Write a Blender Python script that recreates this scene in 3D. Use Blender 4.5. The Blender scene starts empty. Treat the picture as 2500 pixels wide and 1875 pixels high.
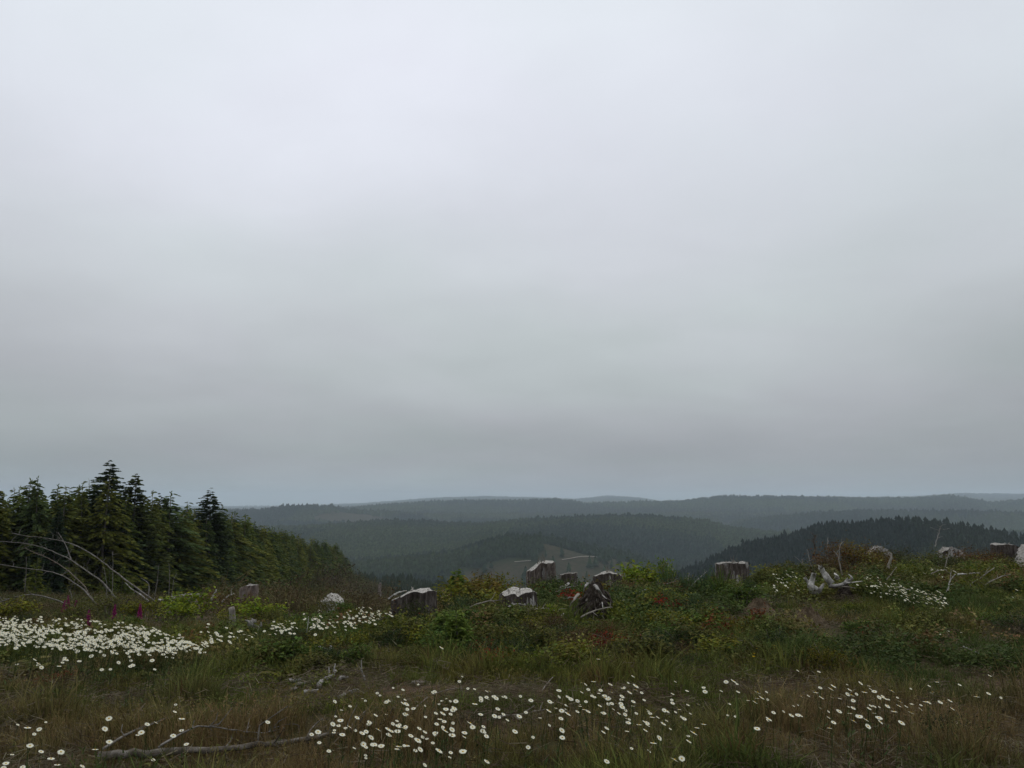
import bpy, math, random
import numpy as np
from mathutils import Vector

# ------------------------------------------------------------------ camera, sky, sun, exposure
SC = bpy.context.scene
COL = SC.collection
R = math.radians
PITCH = R(7.85)
FPX = 2097.0                     # focal length in pixels of the 2500 px wide frame
CAMZ = 1.65
cam = bpy.data.cameras.new("camera")
cam.sensor_fit = 'HORIZONTAL'
cam.sensor_width = 36.0
cam.lens = 36.0 * FPX / 2500.0
cam.clip_start = 0.1
cam.clip_end = 60000
camo = bpy.data.objects.new("camera", cam)
camo.location = (0, 0, CAMZ)
camo.rotation_euler = (R(90) + PITCH, 0, 0)
COL.objects.link(camo)
SC.camera = camo

SUN_EL, SUN_AZ = R(58), R(20)    # azimuth clockwise from the view direction (+Y)
W = bpy.data.worlds.new("World")
SC.world = W
W.use_nodes = True


def build_world():
    nt = W.node_tree
    N, L = nt.nodes, nt.links
    N.clear()
    out = N.new('ShaderNodeOutputWorld')
    bg = N.new('ShaderNodeBackground')
    bg.inputs['Strength'].default_value = 0.1
    L.new(bg.outputs[0], out.inputs['Surface'])
    sky = N.new('ShaderNodeTexSky')
    sky.sky_type = 'NISHITA'
    sky.sun_disc = False
    sky.sun_elevation = SUN_EL
    sky.sun_rotation = SUN_AZ
    tc = N.new('ShaderNodeTexCoord')
    sep = N.new('ShaderNodeSeparateXYZ')
    L.new(tc.outputs['Generated'], sep.inputs[0])
    # cloud sheet coordinates: direction projected on a plane overhead
    zc = N.new('ShaderNodeMath'); zc.operation = 'MAXIMUM'; zc.inputs[1].default_value = 0.0
    L.new(sep.outputs['Z'], zc.inputs[0])
    za = N.new('ShaderNodeMath'); za.operation = 'ADD'; za.inputs[1].default_value = 0.16
    L.new(zc.outputs[0], za.inputs[0])
    dx = N.new('ShaderNodeMath'); dx.operation = 'DIVIDE'
    dy = N.new('ShaderNodeMath'); dy.operation = 'DIVIDE'
    L.new(sep.outputs['X'], dx.inputs[0]); L.new(za.outputs[0], dx.inputs[1])
    L.new(sep.outputs['Y'], dy.inputs[0]); L.new(za.outputs[0], dy.inputs[1])
    cmb = N.new('ShaderNodeCombineXYZ')
    L.new(dx.outputs[0], cmb.inputs[0]); L.new(dy.outputs[0], cmb.inputs[1])
    cmb.inputs[2].default_value = 3.7
    n1 = N.new('ShaderNodeTexNoise')
    n1.inputs['Scale'].default_value = 0.62
    n1.inputs['Detail'].default_value = 5.0
    n1.inputs['Roughness'].default_value = 0.42
    L.new(cmb.outputs[0], n1.inputs['Vector'])
    # soft wobble of the elevation the layers sit at
    m1 = N.new('ShaderNodeMath'); m1.operation = 'MULTIPLY_ADD'
    m1.inputs[1].default_value = 0.10; m1.inputs[2].default_value = -0.05
    L.new(n1.outputs['Fac'], m1.inputs[0])
    fz = N.new('ShaderNodeMath'); fz.operation = 'MULTIPLY'
    L.new(m1.outputs[0], fz.inputs[0])
    ramp_in = N.new('ShaderNodeMapRange')
    ramp_in.inputs[1].default_value = 0.02; ramp_in.inputs[2].default_value = 0.2
    L.new(sep.outputs['Z'], ramp_in.inputs[0])
    L.new(ramp_in.outputs[0], fz.inputs[1])
    zz = N.new('ShaderNodeMath'); zz.operation = 'ADD'
    L.new(sep.outputs['Z'], zz.inputs[0]); L.new(fz.outputs[0], zz.inputs[1])
    rp = N.new('ShaderNodeValToRGB')
    cr = rp.color_ramp
    cr.interpolation = 'B_SPLINE'
    stops = [(0.0, (.318, .368, .400)), (0.018, (.315, .356, .384)), (0.045, (.318, .338, .354)), (0.10, (.372, .392, .408)),
             (0.17, (.51, .538, .556)), (0.24, (.56, .595, .615)), (0.36, (.69, .725, .775)),
             (0.50, (.80, .835, .90)), (1.0, (.88, .91, .97))]
    while len(cr.elements) < len(stops):
        cr.elements.new(0.5)
    for e, (p, c) in zip(cr.elements, stops):
        e.position = p
        e.color = (*c, 1)
    L.new(zz.outputs[0], rp.inputs[0])
    # brightness mottling of the cloud base
    m2 = N.new('ShaderNodeMapRange')
    m2.inputs[1].default_value = 0.3; m2.inputs[2].default_value = 0.7
    m2.inputs[3].default_value = 9.0; m2.inputs[4].default_value = 10.9
    L.new(n1.outputs['Fac'], m2.inputs[0])
    n2 = N.new('ShaderNodeTexNoise')
    n2.inputs['Scale'].default_value = 2.1
    n2.inputs['Detail'].default_value = 6.0
    n2.inputs['Roughness'].default_value = 0.56
    n2.inputs['Distortion'].default_value = 0.4
    L.new(cmb.outputs[0], n2.inputs['Vector'])
    m3 = N.new('ShaderNodeMapRange')
    m3.inputs[1].default_value = 0.3; m3.inputs[2].default_value = 0.7
    m3.inputs[3].default_value = 0.97; m3.inputs[4].default_value = 1.03
    L.new(n2.outputs['Fac'], m3.inputs[0])
    dt = N.new('ShaderNodeVectorMath'); dt.operation = 'DOT_PRODUCT'
    dt.inputs[1].default_value = Vector((-0.03, math.cos(R(14)), math.sin(R(14)))).normalized()
    L.new(tc.outputs['Generated'], dt.inputs[0])
    m4 = N.new('ShaderNodeMapRange'); m4.interpolation_type = 'SMOOTHSTEP'
    m4.inputs[1].default_value = math.cos(R(34)); m4.inputs[2].default_value = 1.0
    m4.inputs[3].default_value = 0.955; m4.inputs[4].default_value = 1.085
    L.new(dt.outputs['Value'], m4.inputs[0])
    k1 = N.new('ShaderNodeMath'); k1.operation = 'MULTIPLY'
    L.new(m2.outputs[0], k1.inputs[0]); L.new(m3.outputs[0], k1.inputs[1])
    k2 = N.new('ShaderNodeMath'); k2.operation = 'MULTIPLY'
    L.new(k1.outputs[0], k2.inputs[0]); L.new(m4.outputs[0], k2.inputs[1])
    n3 = N.new('ShaderNodeTexNoise'); n3.inputs['Scale'].default_value = 0.9; n3.inputs['Detail'].default_value = 2.0
    cm2 = N.new('ShaderNodeVectorMath'); cm2.operation = 'ADD'; cm2.inputs[1].default_value = (4.0, 1.5, 8.0)
    L.new(cmb.outputs[0], cm2.inputs[0]); L.new(cm2.outputs[0], n3.inputs['Vector'])
    dr = N.new('ShaderNodeValToRGB')
    dr.color_ramp.elements[0].position = 0.36; dr.color_ramp.elements[0].color = (1.003, .990, 1.012, 1)
    dr.color_ramp.elements[1].position = 0.62; dr.color_ramp.elements[1].color = (.982, 1.008, .995, 1)
    L.new(n3.outputs['Fac'], dr.inputs[0])
    tn = N.new('ShaderNodeVectorMath'); tn.operation = 'MULTIPLY'
    L.new(rp.outputs[0], tn.inputs[0]); L.new(dr.outputs[0], tn.inputs[1])
    mul = N.new('ShaderNodeVectorMath'); mul.operation = 'SCALE'
    L.new(tn.outputs[0], mul.inputs[0]); L.new(k2.outputs[0], mul.inputs['Scale'])
    mix = N.new('ShaderNodeMix'); mix.data_type = 'RGBA'
    mix.inputs[0].default_value = 0.97
    L.new(sky.outputs[0], mix.inputs[6]); L.new(mul.outputs[0], mix.inputs[7])
    L.new(mix.outputs[2], bg.inputs['Color'])


build_world()
sun = bpy.data.lights.new("sun", 'SUN')
sun.energy = 0.7
sun.angle = R(50)
sun.color = (1.0, 0.97, 0.92)
suno = bpy.data.objects.new("sun", sun)
sd = Vector((math.sin(SUN_AZ) * math.cos(SUN_EL), math.cos(SUN_AZ) * math.cos(SUN_EL), math.sin(SUN_EL)))
suno.rotation_euler = sd.to_track_quat('Z', 'Y').to_euler()
suno.location = (0, 0, 60)
COL.objects.link(suno)

vs = SC.view_settings
vs.view_transform = 'Standard'
vs.look = 'None'
vs.exposure = 0.0
vs.gamma = 1.0
vs.use_curve_mapping = False
SC.render.engine = 'CYCLES'
cy = SC.cycles
cy.max_bounces = 5
cy.diffuse_bounces = 3
cy.glossy_bounces = 2
cy.transmission_bounces = 3
cy.transparent_max_bounces = 4
cy.volume_bounces = 1
cy.use_denoising = True
cy.use_adaptive_sampling = True
cy.adaptive_threshold = 0.015
cy.caustics_reflective = False
cy.caustics_refractive = False

# ------------------------------------------------------------------ numeric helpers
rs = np.random.RandomState(11)
random.seed(5)


def _hash(ix, iy, seed):
    n = (ix.astype(np.int64) * 374761393 + iy.astype(np.int64) * 668265263 + seed * 974711) & 0xffffffff
    n = ((n ^ (n >> 13)) * 1274126177) & 0xffffffff
    n = n ^ (n >> 16)
    return (n & 0xffff) / 65535.0


def vnoise(x, y, seed=0):
    x = np.asarray(x, float); y = np.asarray(y, float)
    ix = np.floor(x); iy = np.floor(y)
    fx = x - ix; fy = y - iy
    fx = fx * fx * (3 - 2 * fx); fy = fy * fy * (3 - 2 * fy)
    a = _hash(ix, iy, seed); b = _hash(ix + 1, iy, seed)
    c = _hash(ix, iy + 1, seed); d = _hash(ix + 1, iy + 1, seed)
    return (a + (b - a) * fx) * (1 - fy) + (c + (d - c) * fx) * fy


def fbm(x, y, seed=0, octv=4):
    s = 0; a = 0.5; t = 0
    for o in range(octv):
        s = s + a * vnoise(np.asarray(x) * 2 ** o, np.asarray(y) * 2 ** o, seed + o * 17)
        t += a; a *= 0.5
    return s / t


KX = FPX / (math.cos(PITCH) + 0.2 * math.sin(PITCH))


def pd(x, y):
    """column (in 2500 px picture units) and depth of a place on the ground"""
    x = np.asarray(x, float); y = np.asarray(y, float)
    r = np.hypot(x, y)
    d = np.maximum(y, 0.45 * r) + 1e-6
    px = 1250 + KX * x / d
    return np.clip(px, -1200, 3700), d


def zrow(d, row):
    """height at depth d that the picture row shows"""
    return CAMZ - d * np.tan(np.arctan((row - 937.5) / FPX) - PITCH)


RC = ([-1200, 0, 300, 700, 1000, 1320, 1770, 2060, 2500, 3700], [9.5, 9.5, 9.5, 10, 12.5, 16, 18, 23.5, 22, 22])
GS = ([-1200, 300, 700, 1000, 1320, 1770, 3700], [.10, .10, .10, .125, .15, .17, .19])


def tab(px, xs, ys):
    return np.interp(px, xs, ys)


# far relief: for each depth a height along the picture columns. rows are the skyline of the woods
TH = 15.0    # average tree height that stands on the ridges
B_ROW = ([0, 700, 820, 942, 1060, 1150, 1250, 1356, 1444, 1591, 1708, 1752, 1850, 2000, 2500], [1300, 1286, 1279, 1274, 1275, 1280, 1276, 1266, 1263, 1261, 1272, 1286, 1298, 1300, 1300])
C_ROW = ([0, 1650, 1750, 1820, 1950, 2060, 2300, 2370, 2500, 2900], [1330, 1310, 1290, 1272, 1255, 1249, 1248, 1250, 1259, 1265])
A_ROW = ([0, 560, 660, 700, 730, 780, 815, 857, 950, 1050, 1150, 1300, 2600], [1262, 1252, 1243, 1237, 1233, 1232, 1234, 1246, 1252, 1258, 1262, 1265, 1265])
D_ROW = ([0, 700, 857, 950, 1050, 1150, 1300, 1350, 1430, 1550, 1650, 1750, 1880, 2000, 2130, 2200, 2290, 2345, 2390, 2430, 2500, 2900], [1250, 1246, 1240, 1232, 1226, 1222, 1222, 1220, 1231, 1226, 1225, 1212, 1211, 1215, 1217, 1216, 1211, 1219, 1228, 1224, 1217, 1216])
E_ROW = ([0, 700, 900, 1050, 1180, 1300, 1400, 1440, 1475, 1550, 1600, 1800, 2200, 2330, 2450, 2900], [1240, 1238, 1230, 1218, 1213, 1216, 1220, 1216, 1212, 1216, 1224, 1222, 1214, 1206, 1208, 1212])
F_ROW = ([0, 1600, 1700, 1780, 1862, 1953, 1987, 2089, 2190, 2258, 2326, 2394, 2500, 2800], [1520, 1420, 1375, 1335, 1316, 1296, 1281, 1273, 1267, 1275, 1284, 1299, 1317, 1350])
G_ROW = ([0, 900, 1100, 1200, 1247, 1312, 1356, 1429, 1482, 1532, 1600, 1700, 2600], [1420, 1400, 1375, 1340, 1326, 1328, 1338, 1359, 1365, 1380, 1410, 1420, 1420])


def far_nodes(px):
    def crest(d, t, th=TH):
        return zrow(d, tab(px, *t)) - th * 0.82
    n = []
    n.append((300., tab(px, [-1200, 780, 870, 950, 1050, 1300, 3700], [-22.0, -22.4, -24.5, -28.5, -38, -46, -46])))
    n.append((620., tab(px, [-1200, 800, 950, 1150, 1250, 3700], [-58, -60, -64, -70, -84, -80])))
    n.append((900., np.maximum(crest(900, F_ROW, 13), -118)))
    g = zrow(1250, tab(px, *G_ROW))
    n.append((1040., np.minimum(-112 + 0 * px, g - 14)))
    n.append((1250., g))
    n.append((1500., np.minimum(g - 12, zrow(1500, 1345))))
    n.append((2250., crest(2250, B_ROW)))
    n.append((2750., crest(2250, B_ROW) - 45))
    n.append((3050., np.minimum(crest(3050, C_ROW), zrow(3050, 1268) - 10)* 0 + np.where(px > 1600, crest(3050, C_ROW), zrow(3050, 1288))))
    n.append((3500., np.where(px > 1750, zrow(3500, 1275), np.minimum(crest(3500, A_ROW), zrow(3500, 1234) - TH))))
    n.append((3900., zrow(3900, 1262) + 0 * px))
    n.append((4700., crest(4700, D_ROW, 17)))
    n.append((6000., crest(4700, D_ROW, 17) - 60))
    n.append((11500., crest(11500, E_ROW, 17)))
    n.append((13000., -60 + 0 * px))
    n.append((14500., -60 + 0 * px))
    return n


def ground(x, y, fine=True):
    x = np.asarray(x, float); y = np.asarray(y, float)
    px, d = pd(x, y)
    rc = tab(px, *RC); g = tab(px, *GS)
    s = 1.8
    t = (d - rc) / s
    zn = -g * s * np.log1p(np.exp(np.clip(t, -40, 40)))
    zn = np.where(t > 40, -g * (d - rc), zn)
    near = zn
    nodes = far_nodes(px)
    zf = near.copy()
    # slope from the crest into the valley
    d0 = 60.0
    z0 = -g * (d0 - rc)
    lastd, lastz = d0, z0
    for dd, zz in nodes:
        u = np.clip((np.log(d) - math.log(lastd)) / (math.log(dd) - math.log(lastd)), 0, 1)
        if dd > 310:
            u = u * u * (3 - 2 * u)
        seg = lastz + (zz - lastz) * u
        zf = np.where(d >= lastd, seg, zf)
        lastd, lastz = dd, zz
    zf = np.where(d >= lastd, lastz, zf)
    w = np.clip((d - 45) / 15.0, 0, 1)
    z = np.where(d < 60, near * (1 - w) + (-g * (d - rc)) * w, zf)
    # unevenness that grows with distance
    amp = np.clip(d / 12.0, 0.25, 1.0)
    z = z + (fbm(x / 2.6, y / 2.6, 3, 3) - 0.5) * 0.17 * amp
    if fine:
        z = z + (fbm(x / 0.55, y / 0.55, 9, 2) - 0.5) * 0.06
    z = z + (fbm(x / 11, y / 11, 21, 3) - 0.5) * 0.16 * np.clip((d - 7) / 12, 0, 1)
    z = z + (fbm(x / 45, y / 45, 31, 3) - 0.5) * 3.0 * np.clip((d - 60) / 120, 0, 1)
    z = z + (fbm(x / 260, y / 260, 41, 4) - 0.5) * 17.0 * np.clip((d - 700) / 1400, 0, 1)
    return z


def ray(px, py):
    u = (px - 1250) / FPX
    v = (937.5 - py) / FPX
    dy = math.cos(PITCH) - v * math.sin(PITCH)
    dz = math.sin(PITCH) + v * math.cos(PITCH)
    return u / dy, 1.0, dz / dy       # per metre of depth


_DS = np.exp(np.linspace(math.log(2.5), math.log(500), 900))


def hit(px, py, h=0.0):
    rx, _, rz = ray(px, py)
    z = CAMZ + rz * _DS - h
    g = ground(rx * _DS, _DS)
    below = np.nonzero(z <= g)[0]
    k = int(below[0]) if len(below) else 520
    d = _DS[k]
    if k and len(below):
        a = z[k - 1] - g[k - 1]; b = z[k] - g[k]
        d = _DS[k - 1] + (_DS[k] - _DS[k - 1]) * a / (a - b + 1e-9)
    return float(rx * d), float(d), float(ground(rx * d, d))


def at(px, d):
    x = (px - 1250) / KX * d
    return float(x), float(d), float(ground(x, d))


def at_ray(px, py, d):
    rx, _, rz = ray(px, py)
    return np.array((rx * d, d, CAMZ + rz * d))


def row_of(x, y, z):
    return 937.5 - FPX * np.tan(np.arctan2(z - CAMZ, y) - PITCH)


# ------------------------------------------------------------------ mesh helpers
class MB:
    def __init__(self):
        self.v = []; self.f = []; self.m = []; self.n = 0

    def add(self, verts, faces, mi=0):
        self.v.append(np.asarray(verts, float).reshape(-1, 3))
        for f in faces:
            self.f.append(tuple(int(i) + self.n for i in f))
            self.m.append(mi)
        self.n += len(self.v[-1])

    def tube(self, path, radii, n=6, rough=0.0, cap=True, mi=0, rng=rs, flat=1.0):
        P = np.asarray(path, float); k = len(P)
        T = np.gradient(P, axis=0)
        T /= np.linalg.norm(T, axis=1)[:, None] + 1e-9
        ref = np.array((0, 0, 1.0)) if abs(T[0][2]) < 0.85 else np.array((1.0, 0, 0))
        V = []
        for i in range(k):
            a = np.cross(T[i], ref); a /= np.linalg.norm(a) + 1e-9
            b = np.cross(T[i], a)
            for j in range(n):
                t = 2 * math.pi * j / n
                rr = radii[i] * (1 + rough * (rng.rand() - 0.5) * 2)
                V.append(P[i] + a * math.cos(t) * rr + b * math.sin(t) * rr * flat)
        F = []
        for i in range(k - 1):
            for j in range(n):
                F.append((i * n + j, i * n + (j + 1) % n, (i + 1) * n + (j + 1) % n, (i + 1) * n + j))
        if cap:
            F.append(tuple(range(n - 1, -1, -1)))
            F.append(tuple((k - 1) * n + j for j in range(n)))
        self.add(V, F, mi)

    def mesh(self, name, mats, smooth=False):
        me = bpy.data.meshes.new(name)
        V = np.concatenate(self.v) if self.v else np.zeros((0, 3))
        me.from_pydata(V.tolist(), [], self.f)
        if not isinstance(mats, (list, tuple)):
            mats = [mats]
        for m in mats:
            me.materials.append(m)
        if len(mats) > 1:
            me.polygons.foreach_set('material_index', self.m)
        if smooth:
            me.polygons.foreach_set('use_smooth', [True] * len(me.polygons))
        me.update()
        return me

    def build(self, name, mats, parent=None, smooth=False, loc=None):
        return link(name, self.mesh(name, mats, smooth), parent, loc)


def link(name, me, parent=None, loc=None, color=None):
    o = bpy.data.objects.new(name, me)
    COL.objects.link(o)
    if parent is not None:
        o.parent = parent
    if loc is not None:
        o.location = loc
    if color is not None:
        o.color = (*color, 1)
    return o


def tag(o, label=None, cat=None, group=None, kind=None):
    if label: o['label'] = label
    if cat: o['category'] = cat
    if group: o['group'] = group
    if kind: o['kind'] = kind
    return o


def thing(name, label, cat, loc=(0, 0, 0), rz=0.0, group=None, scale=1.0):
    o = bpy.data.objects.new(name, None)
    o.empty_display_size = 0.1
    COL.objects.link(o)
    o.location = loc
    o.rotation_euler = (0, 0, rz)
    o.scale = (scale,) * 3
    return tag(o, label, cat, group)


# ------------------------------------------------------------------ materials
def new_mat(name):
    m = bpy.data.materials.new(name)
    m.use_nodes = True
    m.node_tree.nodes.clear()
    return m, m.node_tree.nodes, m.node_tree.links


def leaf_mat(name, src, translucent=0.25, vary=(0.55, 1.45), hue=0.03, rough=0.7, spec=0.05, straw=0.0):
    """leaf colour comes from the plant itself (object colour or plant attribute), each leaf a little different"""
    m, N, L = new_mat(name)
    out = N.new('ShaderNodeOutputMaterial')
    if src == 'instancer':
        a = N.new('ShaderNodeAttribute'); a.attribute_type = 'INSTANCER'; a.attribute_name = 'tint'
        col = a.outputs['Color']
    elif src == 'object':
        a = N.new('ShaderNodeObjectInfo'); col = a.outputs['Color']
    else:
        a = N.new('ShaderNodeRGB'); a.outputs[0].default_value = (*src, 1); col = a.outputs[0]
    ge = N.new('ShaderNodeNewGeometry')
    mr = N.new('ShaderNodeMapRange')
    mr.inputs[3].default_value = vary[0]; mr.inputs[4].default_value = vary[1]
    L.new(ge.outputs['Random Per Island'], mr.inputs[0])
    hs = N.new('ShaderNodeHueSaturation')
    hs.inputs['Saturation'].default_value = 1.12
    wn = N.new('ShaderNodeTexWhiteNoise'); wn.noise_dimensions = '1D'
    L.new(ge.outputs['Random Per Island'], wn.inputs['W'])
    hr = N.new('ShaderNodeMapRange')
    hr.inputs[3].default_value = 0.5 - hue; hr.inputs[4].default_value = 0.5 + hue
    L.new(wn.outputs['Value'], hr.inputs[0])
    L.new(hr.outputs[0], hs.inputs['Hue'])
    L.new(mr.outputs[0], hs.inputs['Value'])
    L.new(col, hs.inputs['Color'])
    colr = hs.outputs[0]
    if straw:
        gt = N.new('ShaderNodeMath'); gt.operation = 'GREATER_THAN'; gt.inputs[1].default_value = 1 - straw
        L.new(wn.outputs['Value'], gt.inputs[0])
        sm = N.new('ShaderNodeMix'); sm.data_type = 'RGBA'; sm.inputs[7].default_value = (.19, .155, .09, 1)
        L.new(gt.outputs[0], sm.inputs[0]); L.new(colr, sm.inputs[6])
        colr = sm.outputs[2]
    p = N.new('ShaderNodeBsdfPrincipled')
    p.inputs['Roughness'].default_value = rough
    p.inputs['Specular IOR Level'].default_value = spec
    L.new(colr, p.inputs['Base Color'])
    if translucent:
        t = N.new('ShaderNodeBsdfTranslucent')
        L.new(colr, t.inputs['Color'])
        mx = N.new('ShaderNodeMixShader'); mx.inputs[0].default_value = translucent
        L.new(p.outputs[0], mx.inputs[1]); L.new(t.outputs[0], mx.inputs[2])
        L.new(mx.outputs[0], out.inputs['Surface'])
    else:
        L.new(p.outputs[0], out.inputs['Surface'])
    return m


def noise_mat(name, cols, scale=8.0, stretch=(1, 1, 1), detail=6, rough=0.85, spec=0.15, bump=0.3, pos=None, coord='Object',
              patch=None, bump_scale=None):
    """cols: ramp colours over a noise; patch = (colour, threshold, scale) for bare or lichened areas"""
    m, N, L = new_mat(name)
    out = N.new('ShaderNodeOutputMaterial')
    p = N.new('ShaderNodeBsdfPrincipled')
    p.inputs['Roughness'].default_value = rough
    p.inputs['Specular IOR Level'].default_value = spec
    L.new(p.outputs[0], out.inputs['Surface'])
    tc = N.new('ShaderNodeTexCoord')
    mp = N.new('ShaderNodeMapping'); mp.inputs['Scale'].default_value = stretch
    L.new(tc.outputs[coord], mp.inputs[0])
    n = N.new('ShaderNodeTexNoise')
    n.inputs['Scale'].default_value = scale; n.inputs['Detail'].default_value = detail
    n.inputs['Roughness'].default_value = 0.65
    L.new(mp.outputs[0], n.inputs['Vector'])
    rp = N.new('ShaderNodeValToRGB'); cr = rp.color_ramp
    while len(cr.elements) < len(cols):
        cr.elements.new(0.5)
    for i, (e, c) in enumerate(zip(cr.elements, cols)):
        e.position = pos[i] if pos else 0.28 + 0.44 * i / max(1, len(cols) - 1)
        e.color = (*c, 1)
    L.new(n.outputs['Fac'], rp.inputs[0])
    col = rp.outputs[0]
    if patch:
        pc, th, psc = patch
        n2 = N.new('ShaderNodeTexNoise'); n2.inputs['Scale'].default_value = psc; n2.inputs['Detail'].default_value = 5
        n2.inputs['Roughness'].default_value = 0.7
        mp2 = N.new('ShaderNodeMapping'); mp2.inputs['Scale'].default_value = (1, 1, 0.45)
        mp2.inputs['Location'].default_value = (rs.rand() * 9, rs.rand() * 9, 0)
        L.new(tc.outputs[coord], mp2.inputs[0]); L.new(mp2.outputs[0], n2.inputs['Vector'])
        mr = N.new('ShaderNodeMapRange')
        mr.inputs[1].default_value = th; mr.inputs[2].default_value = th + 0.06
        L.new(n2.outputs['Fac'], mr.inputs[0])
        mx = N.new('ShaderNodeMix'); mx.data_type = 'RGBA'
        L.new(mr.outputs[0], mx.inputs[0]); L.new(col, mx.inputs[6])
        sc = N.new('ShaderNodeVectorMath'); sc.operation = 'MULTIPLY_ADD'
        sc.inputs[1].default_value = (0.5 * pc[0],) * 3; sc.inputs[2].default_value = tuple(0.7 * q for q in pc)
        L.new(n.outputs['Fac'], sc.inputs[0])
        L.new(sc.outputs[0], mx.inputs[7])
        col = mx.outputs[2]
    L.new(col, p.inputs['Base Color'])
    if bump:
        b = N.new('ShaderNodeBump'); b.inputs['Strength'].default_value = bump
        b.inputs['Distance'].default_value = bump_scale or 0.03
        L.new(n.outputs['Fac'], b.inputs['Height']); L.new(b.outputs[0], p.inputs['Normal'])
    return m


M = {}
M['grass'] = leaf_mat('grass_blades', 'instancer', 0.3, straw=0.10)
M['cover'] = leaf_mat('cover_leaves', 'instancer', 0.25)
M['forest'] = leaf_mat('forest_needles', 'instancer', 0.0, vary=(0.7, 1.3), hue=0.015)
M['needles'] = leaf_mat('needles', 'object', 0.32, vary=(0.5, 1.5), hue=0.02)
M['leaf'] = leaf_mat('shrub_leaves', 'object', 0.25, vary=(0.45, 1.55), hue=0.035)
M['bark_thin'] = noise_mat('young_bark', [(.05, .04, .03), (.13, .115, .095), (.2, .19, .17)], 20, (1, 1, 0.3))
M['dead_wood'] = noise_mat('dead_wood', [(.10, .085, .07), (.24, .215, .18), (.38, .35, .31)], 9, (1, 1, 0.4), bump=0.4)
M['grey_wood'] = noise_mat('weathered_wood', [(.07, .06, .05), (.27, .255, .235), (.5, .48, .45)], 11, (1, 1, 0.25), bump=0.6)
M['white_wood'] = noise_mat('bleached_wood', [(.07, .06, .05), (.40, .38, .345), (.68, .66, .62)], 16, (1, 1, 0.3), bump=0.6)
M['dark_log'] = noise_mat('log_bark', [(.02, .016, .012), (.075, .06, .048), (.19, .175, .15)], 14, (1, 1, 1), bump=0.7)
M['pale_log'] = noise_mat('peeled_log', [(.06, .05, .04), (.17, .15, .125), (.36, .335, .30)], 12, (1, 1, 1), bump=0.6)
M['log_mix'] = noise_mat('lichened_log', [(.03, .024, .018), (.10, .085, .066), (.27, .25, .22)], 10, detail=8, bump=0.7)
M['sapling'] = noise_mat('grey_sapling', [(.06, .052, .044), (.15, .138, .12), (.28, .265, .24)], 14)
M['twig'] = noise_mat('twig_bark', [(.05, .04, .03), (.14, .115, .09), (.24, .21, .17)], 20)
M['stem'] = leaf_mat('green_stems', (.038, .052, .02), 0.0)
M['soil'] = noise_mat('bare_soil', [(.05, .036, .022), (.105, .076, .046), (.16, .12, .076)], 9, detail=9, bump=0.8, bump_scale=0.04)
M['petal'] = leaf_mat('white_petals', (.76, .75, .62), 0.3, vary=(0.85, 1.08), hue=0.0, rough=0.6)
M['yellow'] = leaf_mat('yellow_florets', (.62, .40, .03), 0.0, vary=(0.8, 1.2), hue=0.01)
M['magenta'] = leaf_mat('magenta_bells', (.24, .05, .13), 0.25, vary=(0.6, 1.3), hue=0.02)
M['root_dark'] = noise_mat('root_mass', [(.012, .009, .007), (.045, .034, .026), (.13, .11, .09)], 13, detail=8, bump=0.9, bump_scale=0.05)


def ground_mat():
    m, N, L = new_mat('clearing_ground')
    out = N.new('ShaderNodeOutputMaterial')
    p = N.new('ShaderNodeBsdfPrincipled')
    p.inputs['Roughness'].default_value = 0.95; p.inputs['Specular IOR Level'].default_value = 0.1
    L.new(p.outputs[0], out.inputs['Surface'])
    tc = N.new('ShaderNodeTexCoord')
    n1 = N.new('ShaderNodeTexNoise'); n1.inputs['Scale'].default_value = 0.7; n1.inputs['Detail'].default_value = 6
    n2 = N.new('ShaderNodeTexNoise'); n2.inputs['Scale'].default_value = 14; n2.inputs['Detail'].default_value = 9
    n2.inputs['Roughness'].default_value = 0.75
    L.new(tc.outputs['Object'], n1.inputs[0]); L.new(tc.outputs['Object'], n2.inputs[0])
    r1 = N.new('ShaderNodeValToRGB')
    r1.color_ramp.elements[0].position = 0.38; r1.color_ramp.elements[0].color = (.045, .05, .02, 1)
    r1.color_ramp.elements[1].position = 0.6; r1.color_ramp.elements[1].color = (.085, .06, .038, 1)
    L.new(n1.outputs['Fac'], r1.inputs[0])
    r2 = N.new('ShaderNodeValToRGB')
    r2.color_ramp.elements[0].position = 0.3; r2.color_ramp.elements[0].color = (.35, .35, .35, 1)
    r2.color_ramp.elements[1].position = 0.75; r2.color_ramp.elements[1].color = (1.6, 1.5, 1.35, 1)
    L.new(n2.outputs['Fac'], r2.inputs[0])
    # bare earth patches
    at_ = N.new('ShaderNodeAttribute'); at_.attribute_name = 'bare'
    mx = N.new('ShaderNodeMix'); mx.data_type = 'RGBA'
    mx.inputs[7].default_value = (.115, .078, .052, 1)
    L.new(at_.outputs['Fac'], mx.inputs[0]); L.new(r1.outputs[0], mx.inputs[6])
    ml = N.new('ShaderNodeMix'); ml.data_type = 'RGBA'; ml.blend_type = 'MULTIPLY'; ml.inputs[0].default_value = 1
    L.new(mx.outputs[2], ml.inputs[6]); L.new(r2.outputs[0], ml.inputs[7])
    L.new(ml.outputs[2], p.inputs['Base Color'])
    b = N.new('ShaderNodeBump'); b.inputs['Strength'].default_value = 0.7; b.inputs['Distance'].default_value = 0.03
    L.new(n2.outputs['Fac'], b.inputs['Height']); L.new(b.outputs[0], p.inputs['Normal'])
    return m


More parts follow.
